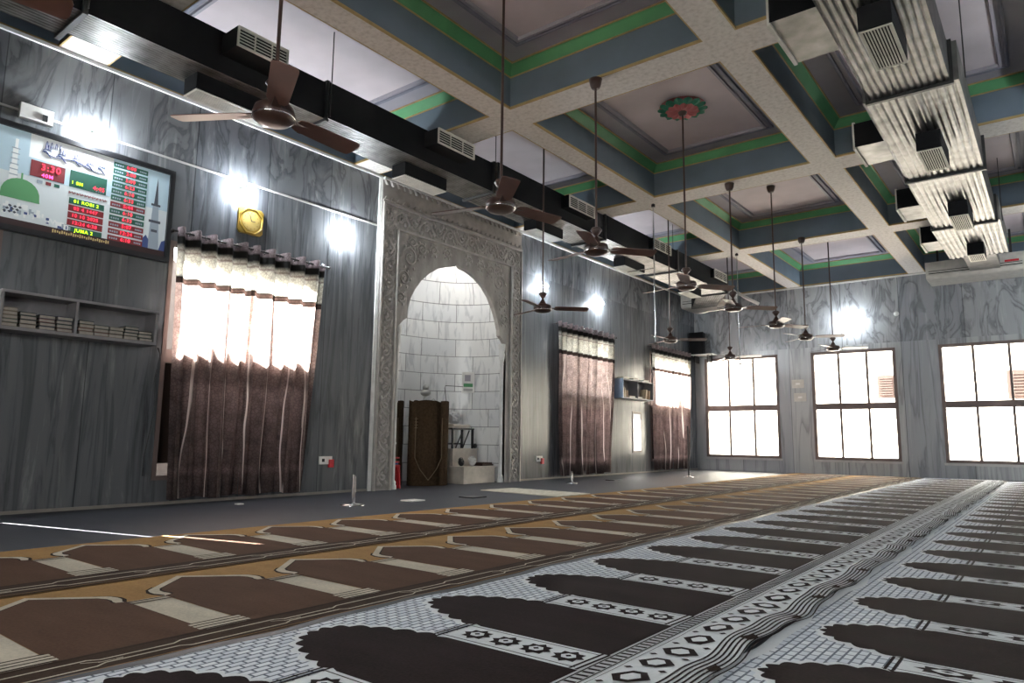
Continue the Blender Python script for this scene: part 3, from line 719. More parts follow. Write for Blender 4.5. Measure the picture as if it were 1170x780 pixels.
# ceiling flower
fl = empty('ceiling_flower', (3.93, 7.93, ZC-.004), 'pink and green plaster flower on the ceiling above a fan', 'ceiling rose')
def petals(n, r0, r1, z, m, w):
    mb = MB()
    for k in range(n):
        a = 2*PI*k/n; ca, sa = math.cos(a), math.sin(a); pts = []
        for i in range(9):
            t = i/8; u = r0+(r1-r0)*t; hw = w*math.sin(PI*min(1, t*.75+.12))**.6 if i < 8 else 0
            pts.append((u, hw, z-.035*math.sin(PI*t*.9)))
        for i in range(8):
            for s in (-1, 1):
                q = [(pts[i][0], 0, pts[i][2]-.015), (pts[i+1][0], 0, pts[i+1][2]-.015), (pts[i+1][0], s*pts[i+1][1], pts[i+1][2]+.01), (pts[i][0], s*pts[i][1], pts[i][2]+.01)]
                mb.face([(u*ca-v*sa, u*sa+v*ca, zz) for u, v, zz in q], m, True)
    return mb
petals(14, .12, .31, -.02, 'green_plaster', .062).build('green_petals', parent=fl)
petals(12, .05, .215, -.05, 'pink_plaster', .055).build('pink_petals', parent=fl)
MB().lathe([(.0, -.09), (.05, -.085), (.07, -.06), (.25, -.012), (.29, 0)], (0, 0, 0), 'pink_plaster', 20).build('disc', parent=fl)

# hanging chrome rods (from beam crossings)
for (x, y, z0, lab) in ((2.60, 9.75, 2.2, 'thin chrome rod hanging from the second beam crossing with a short side arm'), (2.60, 13.40, 2.22, 'thin chrome rod hanging from the last beam crossing')):
    o = empty('hanging_rod', (x, y, z0), lab, 'rod')
    MB().tube([(0, 0, 0), (0, 0, ZT-z0)], .011, 'chrome', 8).build('rod', parent=o)
    MB().lathe([(.05, 0), (.05, .01), (.012, .03)], (0, 0, -.01), 'dark_metal', 12).build('foot', parent=o)
    MB().tube([(0, 0, ZT-z0-1.05), (-.32, -.28, ZT-z0-1.13)], .008, 'chrome', 6).build('side_arm', parent=o)
    MB().lathe([(.03, 0), (.03, .04), (.012, .05)], (0, 0, ZT-z0-.06), 'dark_metal', 12).build('ceiling_plate', parent=o)

# ------------------------------------------------------------------ curtains
def curtain(y0, y1, ys, yb0, yb1, label, zb=.06):
    c = (.1, (y0+y1)/2, 0); o = empty('window_curtain', c, label, 'curtain', 'brown and cream curtains')
    for (a, b, ab, bb) in ((y0, ys+.012, yb0, yb0+(yb1-yb0)*(ys-y0)/(y1-y0)+.012), (ys-.012, y1, yb0+(yb1-yb0)*(ys-y0)/(y1-y0)-.004, yb1)):
        n = 90; rows = 30; vs = []; fs = []
        nf = max(3, round((b-a)/.2)); ph = random.uniform(0, 6)
        for j in range(rows+1):
            z = 2.93-(2.93-zb)*j/rows; t = j/rows
            for i in range(n+1):
                u = i/n; w = math.sin(2*PI*nf*u+.9*math.sin(3*u+ph)*t+.25*math.sin(7*t+5*u))
                amp = .055*(1-.25*t); yy = (a+(b-a)*u)*(1-t)+(ab+(bb-ab)*u)*t+.018*t*math.sin(4*PI*nf*u)
                zz = z+(.012*w if j == 0 else 0)+(.012*math.sin(11*u+ph) if j == rows else 0)
                vs.append((.10+amp*w+.012*math.sin(5*t+9*u+ph)*t, yy, zz))
        for j in range(rows):
            for i in range(n): fs.append((j*(n+1)+i, j*(n+1)+i+1, (j+1)*(n+1)+i+1, (j+1)*(n+1)+i))
        mb = MB(); mb.mesh(vs, fs, 'curtain_fabric', True); pn = mb.build('curtain_panel', parent=o, off=c)
        mb = MB()
        for k in range(nf*2):
            yy = a+(b-a)*(k+.5)/(nf*2); r = .024; path = [(.10, yy+r*math.cos(q*PI/6)*.5, 2.885+r*math.sin(q*PI/6)) for q in range(13)]
            mb.tube(path, .006, 'chrome', 5, cap=False)
        mb.build('eyelets', parent=pn, off=c)
    mb = MB().tube([(.10, y0-.04, 2.885), (.10, y1+.04, 2.885)], .011, 'dark_metal', 8).sphere((.10, y0-.05, 2.885), .022, 'dark_metal').sphere((.10, y1+.05, 2.885), .022, 'dark_metal')
    for y in (y0-.02, y1+.02): mb.tube([(0, y, 2.885), (.10, y, 2.885)], .008, 'dark_metal', 6)
    mb.build('curtain_rod', parent=o, off=c)
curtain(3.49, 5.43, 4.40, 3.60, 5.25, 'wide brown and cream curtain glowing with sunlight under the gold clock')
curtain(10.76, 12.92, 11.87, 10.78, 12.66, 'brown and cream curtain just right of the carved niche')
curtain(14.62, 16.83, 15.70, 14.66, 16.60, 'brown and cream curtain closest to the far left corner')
mb = MB().tube([(.03, 3.42, 1.62), (.05, 3.44, 1.55), (.03, 3.41, 1.3), (.04, 3.43, 1.0), (.06, 3.40, .8), (.05, 3.36, .5), (.03, 3.37, .3)], .008, 'black_plastic', 6)
mb.build('black_cord', label='black cord dangling at the left edge of the near curtain', category='cord')

# ------------------------------------------------------------------ prayer time board
BO = (.07, 2.5, 3.04)
bd = empty('prayer_time_board', BO, 'wide black framed digital prayer time board with green dome and red digits', 'display board')
y0, y1, z0, z1 = 1.56, 3.44, 2.535, 3.545
mb = MB()
for a, b in (((0, y0, z0), (.07, y1, z0+.05)), ((0, y0, z1-.05), (.07, y1, z1)), ((0, y0, z0+.05), (.07, y0+.05, z1-.05)), ((0, y1-.05, z0+.05), (.07, y1, z1-.05))): mb.box(a, b, 'black_plastic')
mb.box((0, y0+.05, z0+.05), (.04, y1-.05, z1-.05), 'black_plastic'); mb.build('frame', parent=bd, off=BO)
mb = MB(); X = .0415
A0, A1, B0, B1 = y0+.05, y1-.05, z0+.05, z1-.05; WW, HH = A1-A0, B1-B0
def Q(u0, u1, v0, v1, m, l=1, mbx=None): (mbx or mb).box((.04, A0+u0*WW, B0+v0*HH), (.04+l*.0012, A0+u1*WW, B0+v1*HH), m)
def PG(pts, m, l=1):
    mb.face([(.04+l*.0012, A0+u*WW, B0+v*HH) for u, v in pts], m)
Q(0, 1, 0, 1, 'screen_pale', 1); Q(0, 1, .55, 1, 'screen_sky', 1.3); Q(.27, .68, .75, 1, 'screen_white', 1.6); Q(0, 1, 0, .07, 'screen_brown', 3.9)
PG([(.16, .28)]+[(.25+.088*math.cos(t), .30+.20*math.sin(t)**.8) for t in [PI-k*PI/12 for k in range(13)]]+[(.34, .28)], 'screen_dome', 3); Q(.246, .254, .49, .56, 'screen_dome', 3)
for (u, w, v0, h) in ((.21, .036, .4, .62), (.21, .024, .62, .80), (.212, .014, .80, .9)): Q(u-w/2, u+w/2, v0, h, 'screen_white', 2.4)
for k in range(6): Q(.192, .230, .52+k*.055, .530+k*.055, 'screen_grey', 2.7)
random.seed(3)
for k in range(90):
    u = random.uniform(.02, .48); h = random.uniform(.02, .06); v = .07+random.uniform(0, .16)*(.5+.5*math.sin(u*9)); Q(u, u+random.uniform(.008, .022), v, v+h, random.choice(['screen_white', 'screen_grey', 'screen_white', 'screen_pale', 'screen_navy']), 3.1+k*.008)
for k in range(9): PG([(.19+.022*(k % 3)+.011*(k//3)+a, .14+.03*(k//3)+b) for a, b in ((-.009, 0), (0, -.014), (.009, 0), (0, .014))], 'screen_dark', 3.95)
PG([(.900, .07), (.965, .07), (.955, .40), (.908, .40)], 'screen_grey', 2.6); PG([(.910, .40), (.953, .40), (.948, .60), (.915, .60)], 'screen_grey', 2.8); PG([(.920, .60), (.944, .60), (.932, .92)], 'screen_dark', 2.8)
Q(.898, .965, .38, .41, 'screen_dark', 3.3); Q(.905, .958, .58, .605, 'screen_dark', 3.3); Q(.915, .95, .27, .30, 'screen_dark', 3.3)
PG([(.87, .07), (.905, .07), (.905, .17), (.888, .22), (.87, .17)], 'screen_navy', 2.7); PG([(.965, .07), (1, .07), (1, .20), (.98, .18)], 'screen_navy', 2.5)
# calligraphy strokes
cb = []
mb.build('picture', parent=bd, off=BO)
mb = MB()
def stroke(pts, w, m='screen_navy'):
    mb.tube([(.0445, A0+u*WW, B0+v*HH) for u, v in pts], [w*(.4+.6*math.sin(PI*(i+.6)/(len(pts)+.2))) for i in range(len(pts))], m, 5)
for (cu, cv, s) in ((.35, .84, .8), (.42, .83, .9), (.49, .83, .8), (.56, .82, .8), (.62, .82, .8)):
    stroke([(cu-.03*s+.06*s*t, cv+.025*s*math.sin(5*t)-.02*t) for t in [i/9 for i in range(10)]], .006)
    stroke([(cu+.02*math.cos(t), cv+.02+.018*math.sin(t)) for t in [i*.7 for i in range(7)]], .004)
    for k in range(3): stroke([(cu+.012*k-.01, cv+.03), (cu+.012*k-.008, cv+.10-.01*k)], .004)
stroke([(.33+.3*t, .845-.05*t-.02*math.sin(9*t)) for t in [i/20 for i in range(21)]], .005)
for k in range(7): stroke([(.34+.011*k, .90), (.34+.011*k+.004*(-1)**k, .965)], .003)
mb.build('calligraphy', parent=bd, off=BO)
mb = MB()
Q(.282, .443, .56, .73, 'screen_red', 3); Q(.468, .654, .552, .735, 'screen_green', 3)
ROWS = ['6:00', '2:00', '5:00', '6:23', '6:10', '6:33', '5:44', '6:10', '6:33', '5:07', '12:24', '6:10']
for k in range(12):
    v = .965-k*.0763; Q(.682, .872, v-.056, v, 'screen_red' if k in (6, 9, 10, 11) else 'screen_green', 3)
for k, m in enumerate(('screen_green', 'screen_red', 'screen_red', 'screen_red', 'screen_green')): Q(.475, .652, .435-k*.078-.066, .435-k*.078, m, 3.2)
for k, m in enumerate(('screen_grey', 'screen_red', 'screen_green')): Q(.318+.04*k, .343+.04*k, .50, .535, m, 3)
mb.build('text_panels', parent=bd, off=BO)
def text(t_, u, v, h, m, par=bd, X=.0465):
    cu = bpy.data.curves.new('digits', 'FONT'); cu.body = t_; cu.size = h*HH*1.12; cu.align_x = 'CENTER'; cu.align_y = 'CENTER'; cu.extrude = .0006; cu.offset = .0004
    cu.space_character = 1.15; cu.resolution_u = 3
    tmp = bpy.data.objects.new('digits', cu); COL.objects.link(tmp)
    me = bpy.data.meshes.new_from_object(tmp); bpy.data.objects.remove(tmp); me.materials.clear(); me.materials.append(MATS[m])
    o = bpy.data.objects.new('digits', me); COL.objects.link(o); o.parent = par
    o.rotation_euler = (PI/2, 0, PI/2); o.location = (X-BO[0], A0+u*WW-BO[1], B0+v*HH-BO[2]); return o
text('3:30', .375, .675, .085, 'led_red'); text('40M', .362, .59, .05, 'led_pink'); text('1 8M', .505, .60, .045, 'led_green'); text('4:45', .615, .60, .055, 'led_red')
text('01 ROBI 2', .56, .402, .045, 'led_green'); text('03 4 1447', .56, .324, .045, 'led_red'); text('10 10 2025', .56, .246, .045, 'led_red'); text('12:24 4:38', .56, .168, .045, 'led_red'); text('JUMA 2', .56, .090, .045, 'led_green')
for k, t_ in enumerate(ROWS): text(t_, .777, .965-k*.0763-.028, .048, 'led_red', X=.047)
mb = MB()
for k in range(26): Q(.41+k*.011, .41+k*.011+.007, .018+(k % 3)*.004, .055-(k % 4)*.004, 'screen_gold', 4.2)
for k in range(4): Q(.60+k*.012, .608+k*.012, .565, .575, 'screen_grey', 4)
for k in range(12):
    for q in range(4): Q(.69+q*.012, .698+q*.012, .925-k*.0763, .945-k*.0763, 'screen_grey', 4); Q(.825+q*.010, .832+q*.010, .925-k*.0763, .945-k*.0763, 'screen_grey', 4)
for q in range(30): Q(.47+q*.0065, .474+q*.0065, .475+(q % 3)*.006, .50-(q % 2)*.005, 'screen_red', 4)
mb.build('small_lettering', parent=bd, off=BO, kind='stuff')
mb = MB().box((0, 1.98, 3.62), (.06, 2.25, 3.76), 'white_plastic').box((.06, 2.16, 3.64), (.07, 2.2, 3.70), 'dark_slot'); mb.build('switch_box', label='small white plastic box on the wall above the board', category='switch box')

# ------------------------------------------------------------------ clock
CO = (.0, 4.38, 3.24)
ck = empty('wall_clock', CO, 'square gold wall clock above the near curtain', 'clock')
def clock_part(mb, n): mb.build(n, parent=ck)
oc = [(s*.16, t*.16) for s, t in ((-1, -.8), (-.8, -1), (.8, -1), (1, -.8), (1, .8), (.8, 1), (-.8, 1), (-1, .8))]
mb = MB().prism(oc, 'x', 0, .03, 'gold'); mb.tube([(.03, .145*math.cos(t*PI/4+PI/8)*1.08, .145*math.sin(t*PI/4+PI/8)*1.08) for t in range(9)], .014, 'gold', 6); clock_part(mb, 'case')
mb = MB().prism([(.115*math.cos(t*PI/16), .115*math.sin(t*PI/16)) for t in range(32)], 'x', .03, .036, 'gold_face'); clock_part(mb, 'dial')
mb = MB()
for k in range(12):
    a = k*PI/6; mb.box((.036, .095*math.cos(a)-.006, .095*math.sin(a)-.006), (.040, .095*math.cos(a)+.006, .095*math.sin(a)+.006), 'gold')
clock_part(mb, 'hour_marks')
for ang, L in ((PI/2-1.6, .05), (PI/2+.3, .075)):
    clock_part(MB().tube([(.041, 0, 0), (.041, L*math.cos(ang), L*math.sin(ang))], .004, 'black_plastic', 5), 'hand')

# ------------------------------------------------------------------ wall shelf with books (left)
sy0, sy1, sz0, sz1 = 1.95, 3.30, 1.615, 1.965
so = (.12, 2.6, sz0); sh = empty('wall_shelf', so, 'long grey open wall shelf under the board holding stacked books', 'shelf')
MB().box((0, sy0, sz0), (.24, sy1, sz0+.03), 'shelf_wood').build('bottom_board', parent=sh, off=so)
MB().box((0, sy0, sz1-.025), (.25, sy1+.01, sz1), 'shelf_wood').build('top_board', parent=sh, off=so)
MB().box((0, sy0, sz0+.03), (.012, sy1, sz1-.025), 'shelf_wood').build('back_board', parent=sh, off=so)
for y in (sy0+.012, 2.555, sy1-.012): MB().box((.012, y-.012, sz0+.03), (.235, y+.012, sz1-.025), 'shelf_wood').build('divider', parent=sh, off=so)
BC = [plain('book_cover_%d' % i, tuple(v*.7 for v in c), .6) and 'book_cover_%d' % i for i, c in enumerate([(.16, .05, .04), (.05, .08, .07), (.05, .05, .09), (.2, .14, .1), (.03, .03, .03), (.28, .25, .2)])]
def book_stack(y, z, n, where, w=.135, d=.19, x=.03, h=.036):
    pos_ = {1: ['']}
    names = ['lowest', 'second from bottom', 'third from bottom', 'fourth from bottom', 'fifth from bottom', 'sixth from bottom']
    zz = z
    for k in range(n):
        hh = h*random.uniform(.85, 1.1); dy = random.uniform(-.006, .006); cc = random.choice(BC)
        lab = ('topmost' if k == n-1 else names[k])+' book of the stack '+where
        o = empty('book', (x+d/2, y+dy, zz), lab, 'book', 'books lying in stacks on the left wall shelf')
        t = .006; P = lambda a, b: MB().box(a, b, cc)
        mb = MB().box((-d/2, -w/2, 0), (d/2, w/2, t), cc).box((-d/2, -w/2, hh-t), (d/2, w/2, hh), cc).box((-d/2, -w/2, t), (-d/2+t, w/2, hh-t), cc); mb.build('cover', parent=o)
        MB().box((-d/2+t, -w/2+.004, t), (d/2-.004, w/2-.004, hh-t), 'book_pages').build('pages', parent=o)
        zz += hh
random.seed(11)
spots = [(1.72, 4, 'second to the left of the divider gap'), (1.93, 6, 'at the left edge of the picture'), (2.175, 4, 'right of the dark gap on the shelf'), (2.325, 4, 'third to the left of the thin divider'), (2.47, 4, 'touching the left of the shelf divider'),
         (2.65, 4, 'touching the right of the shelf divider'), (2.79, 3, 'second right of the shelf divider'), (2.925, 3, 'middle of the right compartment'), (3.06, 4, 'second from the right end of the shelf'), (3.20, 3, 'at the right end of the shelf')]
spots = spots[1:]; spots[0] = (2.03, 5, 'at the left end of the shelf')
for y, n, wh in spots: book_stack(y, sz0+.03, n, wh, w=.128)

# second small shelf between the far curtains
s2 = (.13, 13.9, 1.6); sh2 = empty('wall_shelf', s2, 'small open wall shelf with pale blue end between the two far curtains', 'shelf')
MB().box((0, 12.99, 1.60), (.25, 14.35, 1.625), 'shelf_wood').build('bottom_board', parent=sh2, off=s2)
MB().box((0, 12.99, 1.985), (.25, 14.35, 2.01), 'shelf_wood').build('top_board', parent=sh2, off=s2)
MB().box((0, 12.99, 1.625), (.012, 14.35, 1.985), 'shelf_wood').build('back_board', parent=sh2, off=s2)
MB().box((0, 12.97, 1.60), (.25, 12.99, 2.01), 'blue_wood').build('end_panel', parent=sh2, off=s2, label='pale blue end panel')
MB().box((.0, 14.35, 1.60), (.25, 14.37, 2.01), 'shelf_wood').build('end_panel', parent=sh2, off=s2)
MB().box((.012, 13.62, 1.625), (.25, 13.64, 1.985), 'shelf_wood').build('divider', parent=sh2, off=s2)
def upbook(y, z, th, h, lean, lab, col, grp):
    o = empty('book', (.125, y, z), lab, 'book', grp); o.rotation_euler.x = lean
    MB().box((-.075, -th/2, 0), (.075, -th/2+.003, h), col).box((-.075, th/2-.003, 0), (.075, th/2, h), col).box((.072, -th/2, 0), (.075, th/2, h), col).build('cover', parent=o)
    MB().box((-.07, -th/2+.003, .004), (.071, th/2-.003, h-.004), 'paper').build('pages', parent=o)
plain('cream_cover', (.55, .45, .33), .6); plain('tan_cover', (.40, .27, .18), .6)
g2 = 'books in the small wall shelf'
upbook(13.08, 1.625, .06, .24, .0, 'tallest cream book standing at the left end of the small shelf', 'cream_cover', g2)
upbook(13.17, 1.625, .05, .20, .08, 'cream book leaning against the tallest one in the small shelf', 'cream_cover', g2)
upbook(13.26, 1.625, .05, .15, 0, 'short tan book standing in the left half of the small shelf', 'tan_cover', g2)
upbook(14.10, 1.625, .07, .22, -.25, 'cream book leaning in the right half of the small shelf', 'cream_cover', g2)
upbook(14.26, 1.625, .07, .20, -.1, 'cream book nearest the right end of the small shelf', 'tan_cover', g2)
for y, z, lab in ((13.45, 1.625, 'tan book lying flat at the divider of the small shelf'), (13.79, 1.625, 'cream book lying flat right of the divider of the small shelf'), (13.2, 2.01, 'book lying on top of the small shelf at its left'), (13.62, 2.01, 'book lying on top of the small shelf at its middle'), (14.1, 2.01, 'book lying on top of the small shelf at its right')):
    o = empty('book', (.125, y, z), lab, 'book', g2); c_ = 'cream_cover' if y > 13.7 else 'tan_cover'
    MB().box((-.09, -.13, 0), (.09, .13, .004), c_).box((-.09, -.13, .04), (.09, .13, .044), c_).build('cover', parent=o); MB().box((-.085, -.125, .004), (.085, .125, .04), 'paper').build('pages', parent=o)

# ------------------------------------------------------------------ speaker
sp = empty('speaker', (.22, 17.0, 2.93), 'black loudspeaker on a bracket shelf in the far left corner', 'speaker')
MB().prism([(-.19, -.13), (.19, -.13), (.13, .14), (-.13, .14)], 'z', 0, .56, 'black_matte').build('cabinet', parent=sp)
mb = MB().box((-.17, -.145, .03), (.17, -.131, .53), 'black_matte'); mb.build('front_grille', parent=sp)
mb = MB().box((.03, 16.92, 2.90), (.62, 17.27, 2.93), 'white_trim').box((.1, 17.0, 2.72), (.13, 17.27, 2.90), 'dark_metal').box((.45, 17.0, 2.72), (.48, 17.27, 2.90), 'dark_metal'); mb.build('speaker_shelf', label='pale bracket shelf under the black loudspeaker', category='shelf')

# ------------------------------------------------------------------ sockets
def socket(y, z, lab, red=True, w=.12):
    o = empty('socket_plate', (0, y, z), lab, 'socket', 'white sockets low on the left wall')
    MB().box((0, -w, -.05), (.02, w*.6, .05), 'white_plastic').build('plate', parent=o)
    MB().box((.02, -w*.7, -.02), (.026, -w*.4, .02), 'dark_slot').build('switch', parent=o)
    if red: MB().box((.01, .02, -.09), (.045, .085, .01), 'red_plastic').build('red_plug', parent=o)
socket(5.66, .42, 'white socket with red plug between the near curtain and the niche'); socket(10.32, .37, 'white socket with red plug right of the carved niche')
for (x, z, lab) in ((2.58, 2.1, 'upper white switch plate between the first two far windows'), (2.62, 1.78, 'lower white switch plate between the first two far windows')):
    o = empty('switch_plate', (x, YF, z), lab, 'switch'); MB().box((-.14, -.012, -.1), (.14, 0, .1), 'ac_white').build('plate', parent=o); MB().box((-.05, -.02, -.02), (.05, -.012, .02), 'white_plastic').build('switch', parent=o)
mb = MB().lathe([(.0, .02), (.05, .02), (.055, .0)], (0, 0, 0), 'white_plastic', 14); o = mb.build('junction_cover', label='small round white cover on the far wall right of the bulb', category='junction cover'); o.rotation_euler = (PI/2, 0, 0); o.location = (4.75, YF, 3.58)

# ------------------------------------------------------------------ things in the niche
def rug_roll(y, x, r, h, lab, sq=.75):
    o = empty('rolled_carpet', (x, y, 0), lab, 'rolled carpet', 'brown carpets rolled up in the niche')
    mb = MB(); path = []; n = 66
    for i in range(n+1):
        t = i/n*2*PI*2.6; rr = r*(1-.55*i/n)*(1+.02*math.sin(3*t)); path.append((rr*math.cos(t)*sq, rr*math.sin(t)))
    for i in range(n):
        (a, b), (c, d) = path[i], path[i+1]; za = h+.012*math.sin(i*.9); zb = h+.012*math.sin((i+1)*.9)
        mb.face([(a, b, 0), (c, d, 0), (c, d, zb), (a, b, za)], 'roll_brown', True)
        mb.face([(a*.955, b*.955, 0), (c*.955, d*.955, 0), (c*.955, d*.955, zb), (a*.955, b*.955, za)], 'roll_brown', True)
        mb.face([(a, b, za), (c, d, zb), (c*.955, d*.955, zb), (a*.955, b*.955, za)], 'roll_brown')
    mb.face([(path[i][0]*.6, path[i][1]*.6, h*.985) for i in range(0, 26)], 'roll_brown')
    mb.build('roll', parent=o)
    # pale niche outline woven into the outer turn
    def surf(a, z): return (r*1.012*math.cos(a)*sq, r*1.012*math.sin(a), z)
    mb = MB()
    for s in (-1, 1):
        pts = [(-.55+s*.62, h*.80), (-.55+s*.62, h*.33), (-.55+s*.38, h*.2), (-.55, h*.07)]; q = []
        for (a0, z0_), (a1, z1_) in zip(pts[:-1], pts[1:]):
            for k in range(8): q.append(surf(a0+(a1-a0)*k/8, z0_+(z1_-z0_)*k/8))
        q.append(surf(*pts[-1])); mb.tube(q, .007, 'roll_line', 5)
    for k in range(4): mb.tube([surf(-1.17-.06+.012*j*1.2, h*(.78-.035*k)) for j in range(12)], .006, 'roll_line', 5)
    mb.build('woven_outline', parent=o)
rug_roll(7.80, -.34, .385, 1.28, 'front rolled brown carpet standing upright in the niche')
rug_roll(7.29, -.68, .27, 1.27, 'rear rolled brown carpet standing at the left side of the niche')
# stack of red chairs
o = empty('stacked_chairs', (-.16, 6.93, 0), 'narrow red plastic stacked chairs behind the left edge of the niche', 'chair')
mb = MB()
mb.box((-.10, -.08, .30), (.08, .08, .33), 'red_plastic').box((-.09, -.075, .36), (.07, .075, .38), 'red_plastic').box((-.09, -.075, .42), (.07, .075, .44), 'red_plastic').prism([(-.08, .0), (-.08, .33), (-.03, .30), (-.04, 0)], 'x', -.02, .06, 'red_plastic').prism([(.08, .0), (.08, .33), (.03, .30), (.04, 0)], 'x', -.02, .06, 'red_plastic').prism([(-.08, .33), (-.05, .56), (.05, .56), (.08, .33)], 'x', -.12, -.09, 'red_plastic')
for s in (-1, 1):
    for t in (-.09, .07): mb.tube([(t, s*.07, .30), (t*1.15, s*.085, 0)], .014, 'red_plastic', 8)
mb.build('chair_shell', parent=o)
MB().box((-.08, -.07, .335), (.06, .06, .37), 'blue_cloth').build('blue_cloth', parent=o)
# stepped pulpit
MO = (-.3, 8.85, 0); mn = empty('stone_pulpit', MO, 'low cream stone pulpit steps inside the right side of the niche', 'pulpit')
def slab(a, b): 
    m = MB().box(a, (b[0], b[1], b[2]-.03), 'stone_cream'); m.box((a[0]-.01, a[1]-.015, b[2]-.03), (b[0]+.015, b[1]+.01, b[2]), 'stone_cream'); return m
slab((-.66, 8.36, 0), (-.06, 9.13, .27)).build('step', parent=mn, off=MO)
slab((-.68, 8.42, .27), (-.36, 9.02, .55)).build('step', parent=mn, off=MO)
# black low stand on the pulpit
TO = (-.52, 8.62, .55); st = empty('low_black_stand', TO, 'low black wooden stand on the top step of the pulpit', 'stand')
MB().box((-.67, 8.44, .86), (-.39, 8.97, .885), 'black_plastic').build('top', parent=st, off=TO)
for (x, y) in ((-.65, 8.46), (-.41, 8.46), (-.65, 8.95), (-.41, 8.95)): MB().box((x-.015, y-.015, .55), (x+.015, y+.015, .86), 'black_plastic').build('leg', parent=st, off=TO)
MB().box((-.66, 8.46, .62), (-.64, 8.95, .64), 'black_plastic').tube([(-.42, 8.55, .56), (-.42, 8.72, .85)], .012, 'black_plastic', 6).tube([(-.42, 8.72, .56), (-.42, 8.88, .85)], .012, 'black_plastic', 6).build('brace', parent=st, off=TO)
for k, (dx, dy) in enumerate(((0, 0), (.01, .02), (-.01, .03))):
    o = empty('book', (-.53, 8.68+dy, .885+k*.022), ('lowest', 'middle', 'topmost')[k]+' open papers lying on the black stand in the niche', 'book', 'papers on the black stand')
    MB().box((-.11+dx, -.22, 0), (.11+dx, .22, .003), 'tan_cover').build('cover', parent=o); MB().box((-.10+dx, -.2, .003), (.10+dx, .2, .021), 'paper').build('pages', parent=o)
def crumple(c, s, n, lab, name, cat, mat, seed):
    random.seed(seed); mb = MB(); N, K = 14, 9; vs = []; fs = []
    for i in range(K+1):
        t = PI*i/K
        for j in range(N):
            p = 2*PI*j/N; r = 1+random.uniform(-.22, .22) if 0 < i < K else 1
            vs.append((s[0]*r*math.sin(t)*math.cos(p), s[1]*r*math.sin(t)*math.sin(p), s[2]+s[2]*math.cos(t)*(1 if math.cos(t) < 0 else r)))
    for i in range(K):
        for j in range(N): fs.append((i*N+j, (i+1)*N+j, (i+1)*N+(j+1) % N, i*N+(j+1) % N))
    mb.mesh(vs, fs, mat); o = mb.build(name, label=lab, category=cat); o.location = c; return o
crumple((-.53, 8.62, .952), (.10, .13, .10), 0, 'crumpled white plastic bag on the papers on the black stand', 'plastic_bag', 'bag', 'bag_grey', 4)
crumple((-.38, 8.985, .551), (.04, .03, .04), 0, 'small dark cap at the right edge of the upper pulpit step', 'cap', 'cap', 'black_plastic', 6)
crumple((-.22, 8.74, .271), (.07, .06, .08), 0, 'crumpled white cloth on the lower step of the pulpit', 'cloth', 'cloth', 'stone_white', 8)
crumple((-.22, 8.47, .271), (.05, .05, .07), 0, 'small dark bundle at the left of the lower pulpit step', 'bundle', 'bundle', 'black_plastic', 9)
mb = MB().box((-.31, 8.86, .272), (-.10, 9.14, .30), 'outside_wood')
for k in range(7): mb.box((-.30, 8.88+k*.037, .30), (-.11, 8.895+k*.037, .325), 'outside_wood')
mb.build('wooden_rack', label='small dark wooden rack on the lower right pulpit step', category='rack')
# ornament behind rolls
OO = (-.98, 8.40, 0); orn = empty('metal_ornament_stand', OO, 'pale wrought ornament with scrolls standing behind the rolled carpet', 'ornament')
mb = MB().lathe([(.13, 0), (.13, .03), (.03, .06), (.02, .5), (.035, .53), (.02, .56), (.02, 1.15)], (OO[0], OO[1], 0), 'old_silver', 12); mb.build('post', parent=orn, off=OO)
mb = MB()
for k in range(10):
    a = k*.63; zc_ = 1.12+.07*(k % 4); yy = OO[1]+.02+.17*math.sin(a*1.7); q = [(OO[0]+.04*math.cos(a), yy+(.075*(1-i/16))*math.cos(i*.55+a), zc_+(.075*(1-i/16))*math.sin(i*.55+a)) for i in range(14)]
    mb.tube(q, .007, 'old_silver', 5)
mb.sphere((OO[0], OO[1]-.02, 1.56), .055, 'old_silver').sphere((OO[0], OO[1]-.02, 1.47), .085, 'old_silver', 10, 6, (1, 1.2, .7)); mb.build('scrollwork', parent=orn, off=OO)
# notice on a thin wire
mb = MB().box((-.012, -.11, 0), (0, .11, .36), 'white_plastic').box((0, -.06, .20), (.002, .04, .31), 'coffer_grey').box((0, -.08, .03), (.002, .08, .07), 'grey_trim').box((0, -.08, .10), (.002, .08, .16), 'coffer_green')
o = mb.build('notice_sheet', label='small white notice sheet on the right side of the niche wall', category='notice'); o.location = (-.62, 9.05, 1.50); o.rotation_euler.z = math.radians(-42)
mb = MB().tube([(-.66, 8.96, 1.60), (-.75, 8.62, 1.60), (-.75, 8.60, 1.56), (-.70, 8.60, 1.30)], .006, 'dark_metal', 5).lathe([(.03, 0), (.02, .05), (.008, .09)], (-.70, 8.60, 1.22), 'white_plastic', 10)
mb.build('microphone', label='thin dark microphone wire running from the notice to above the black stand', category='microphone')

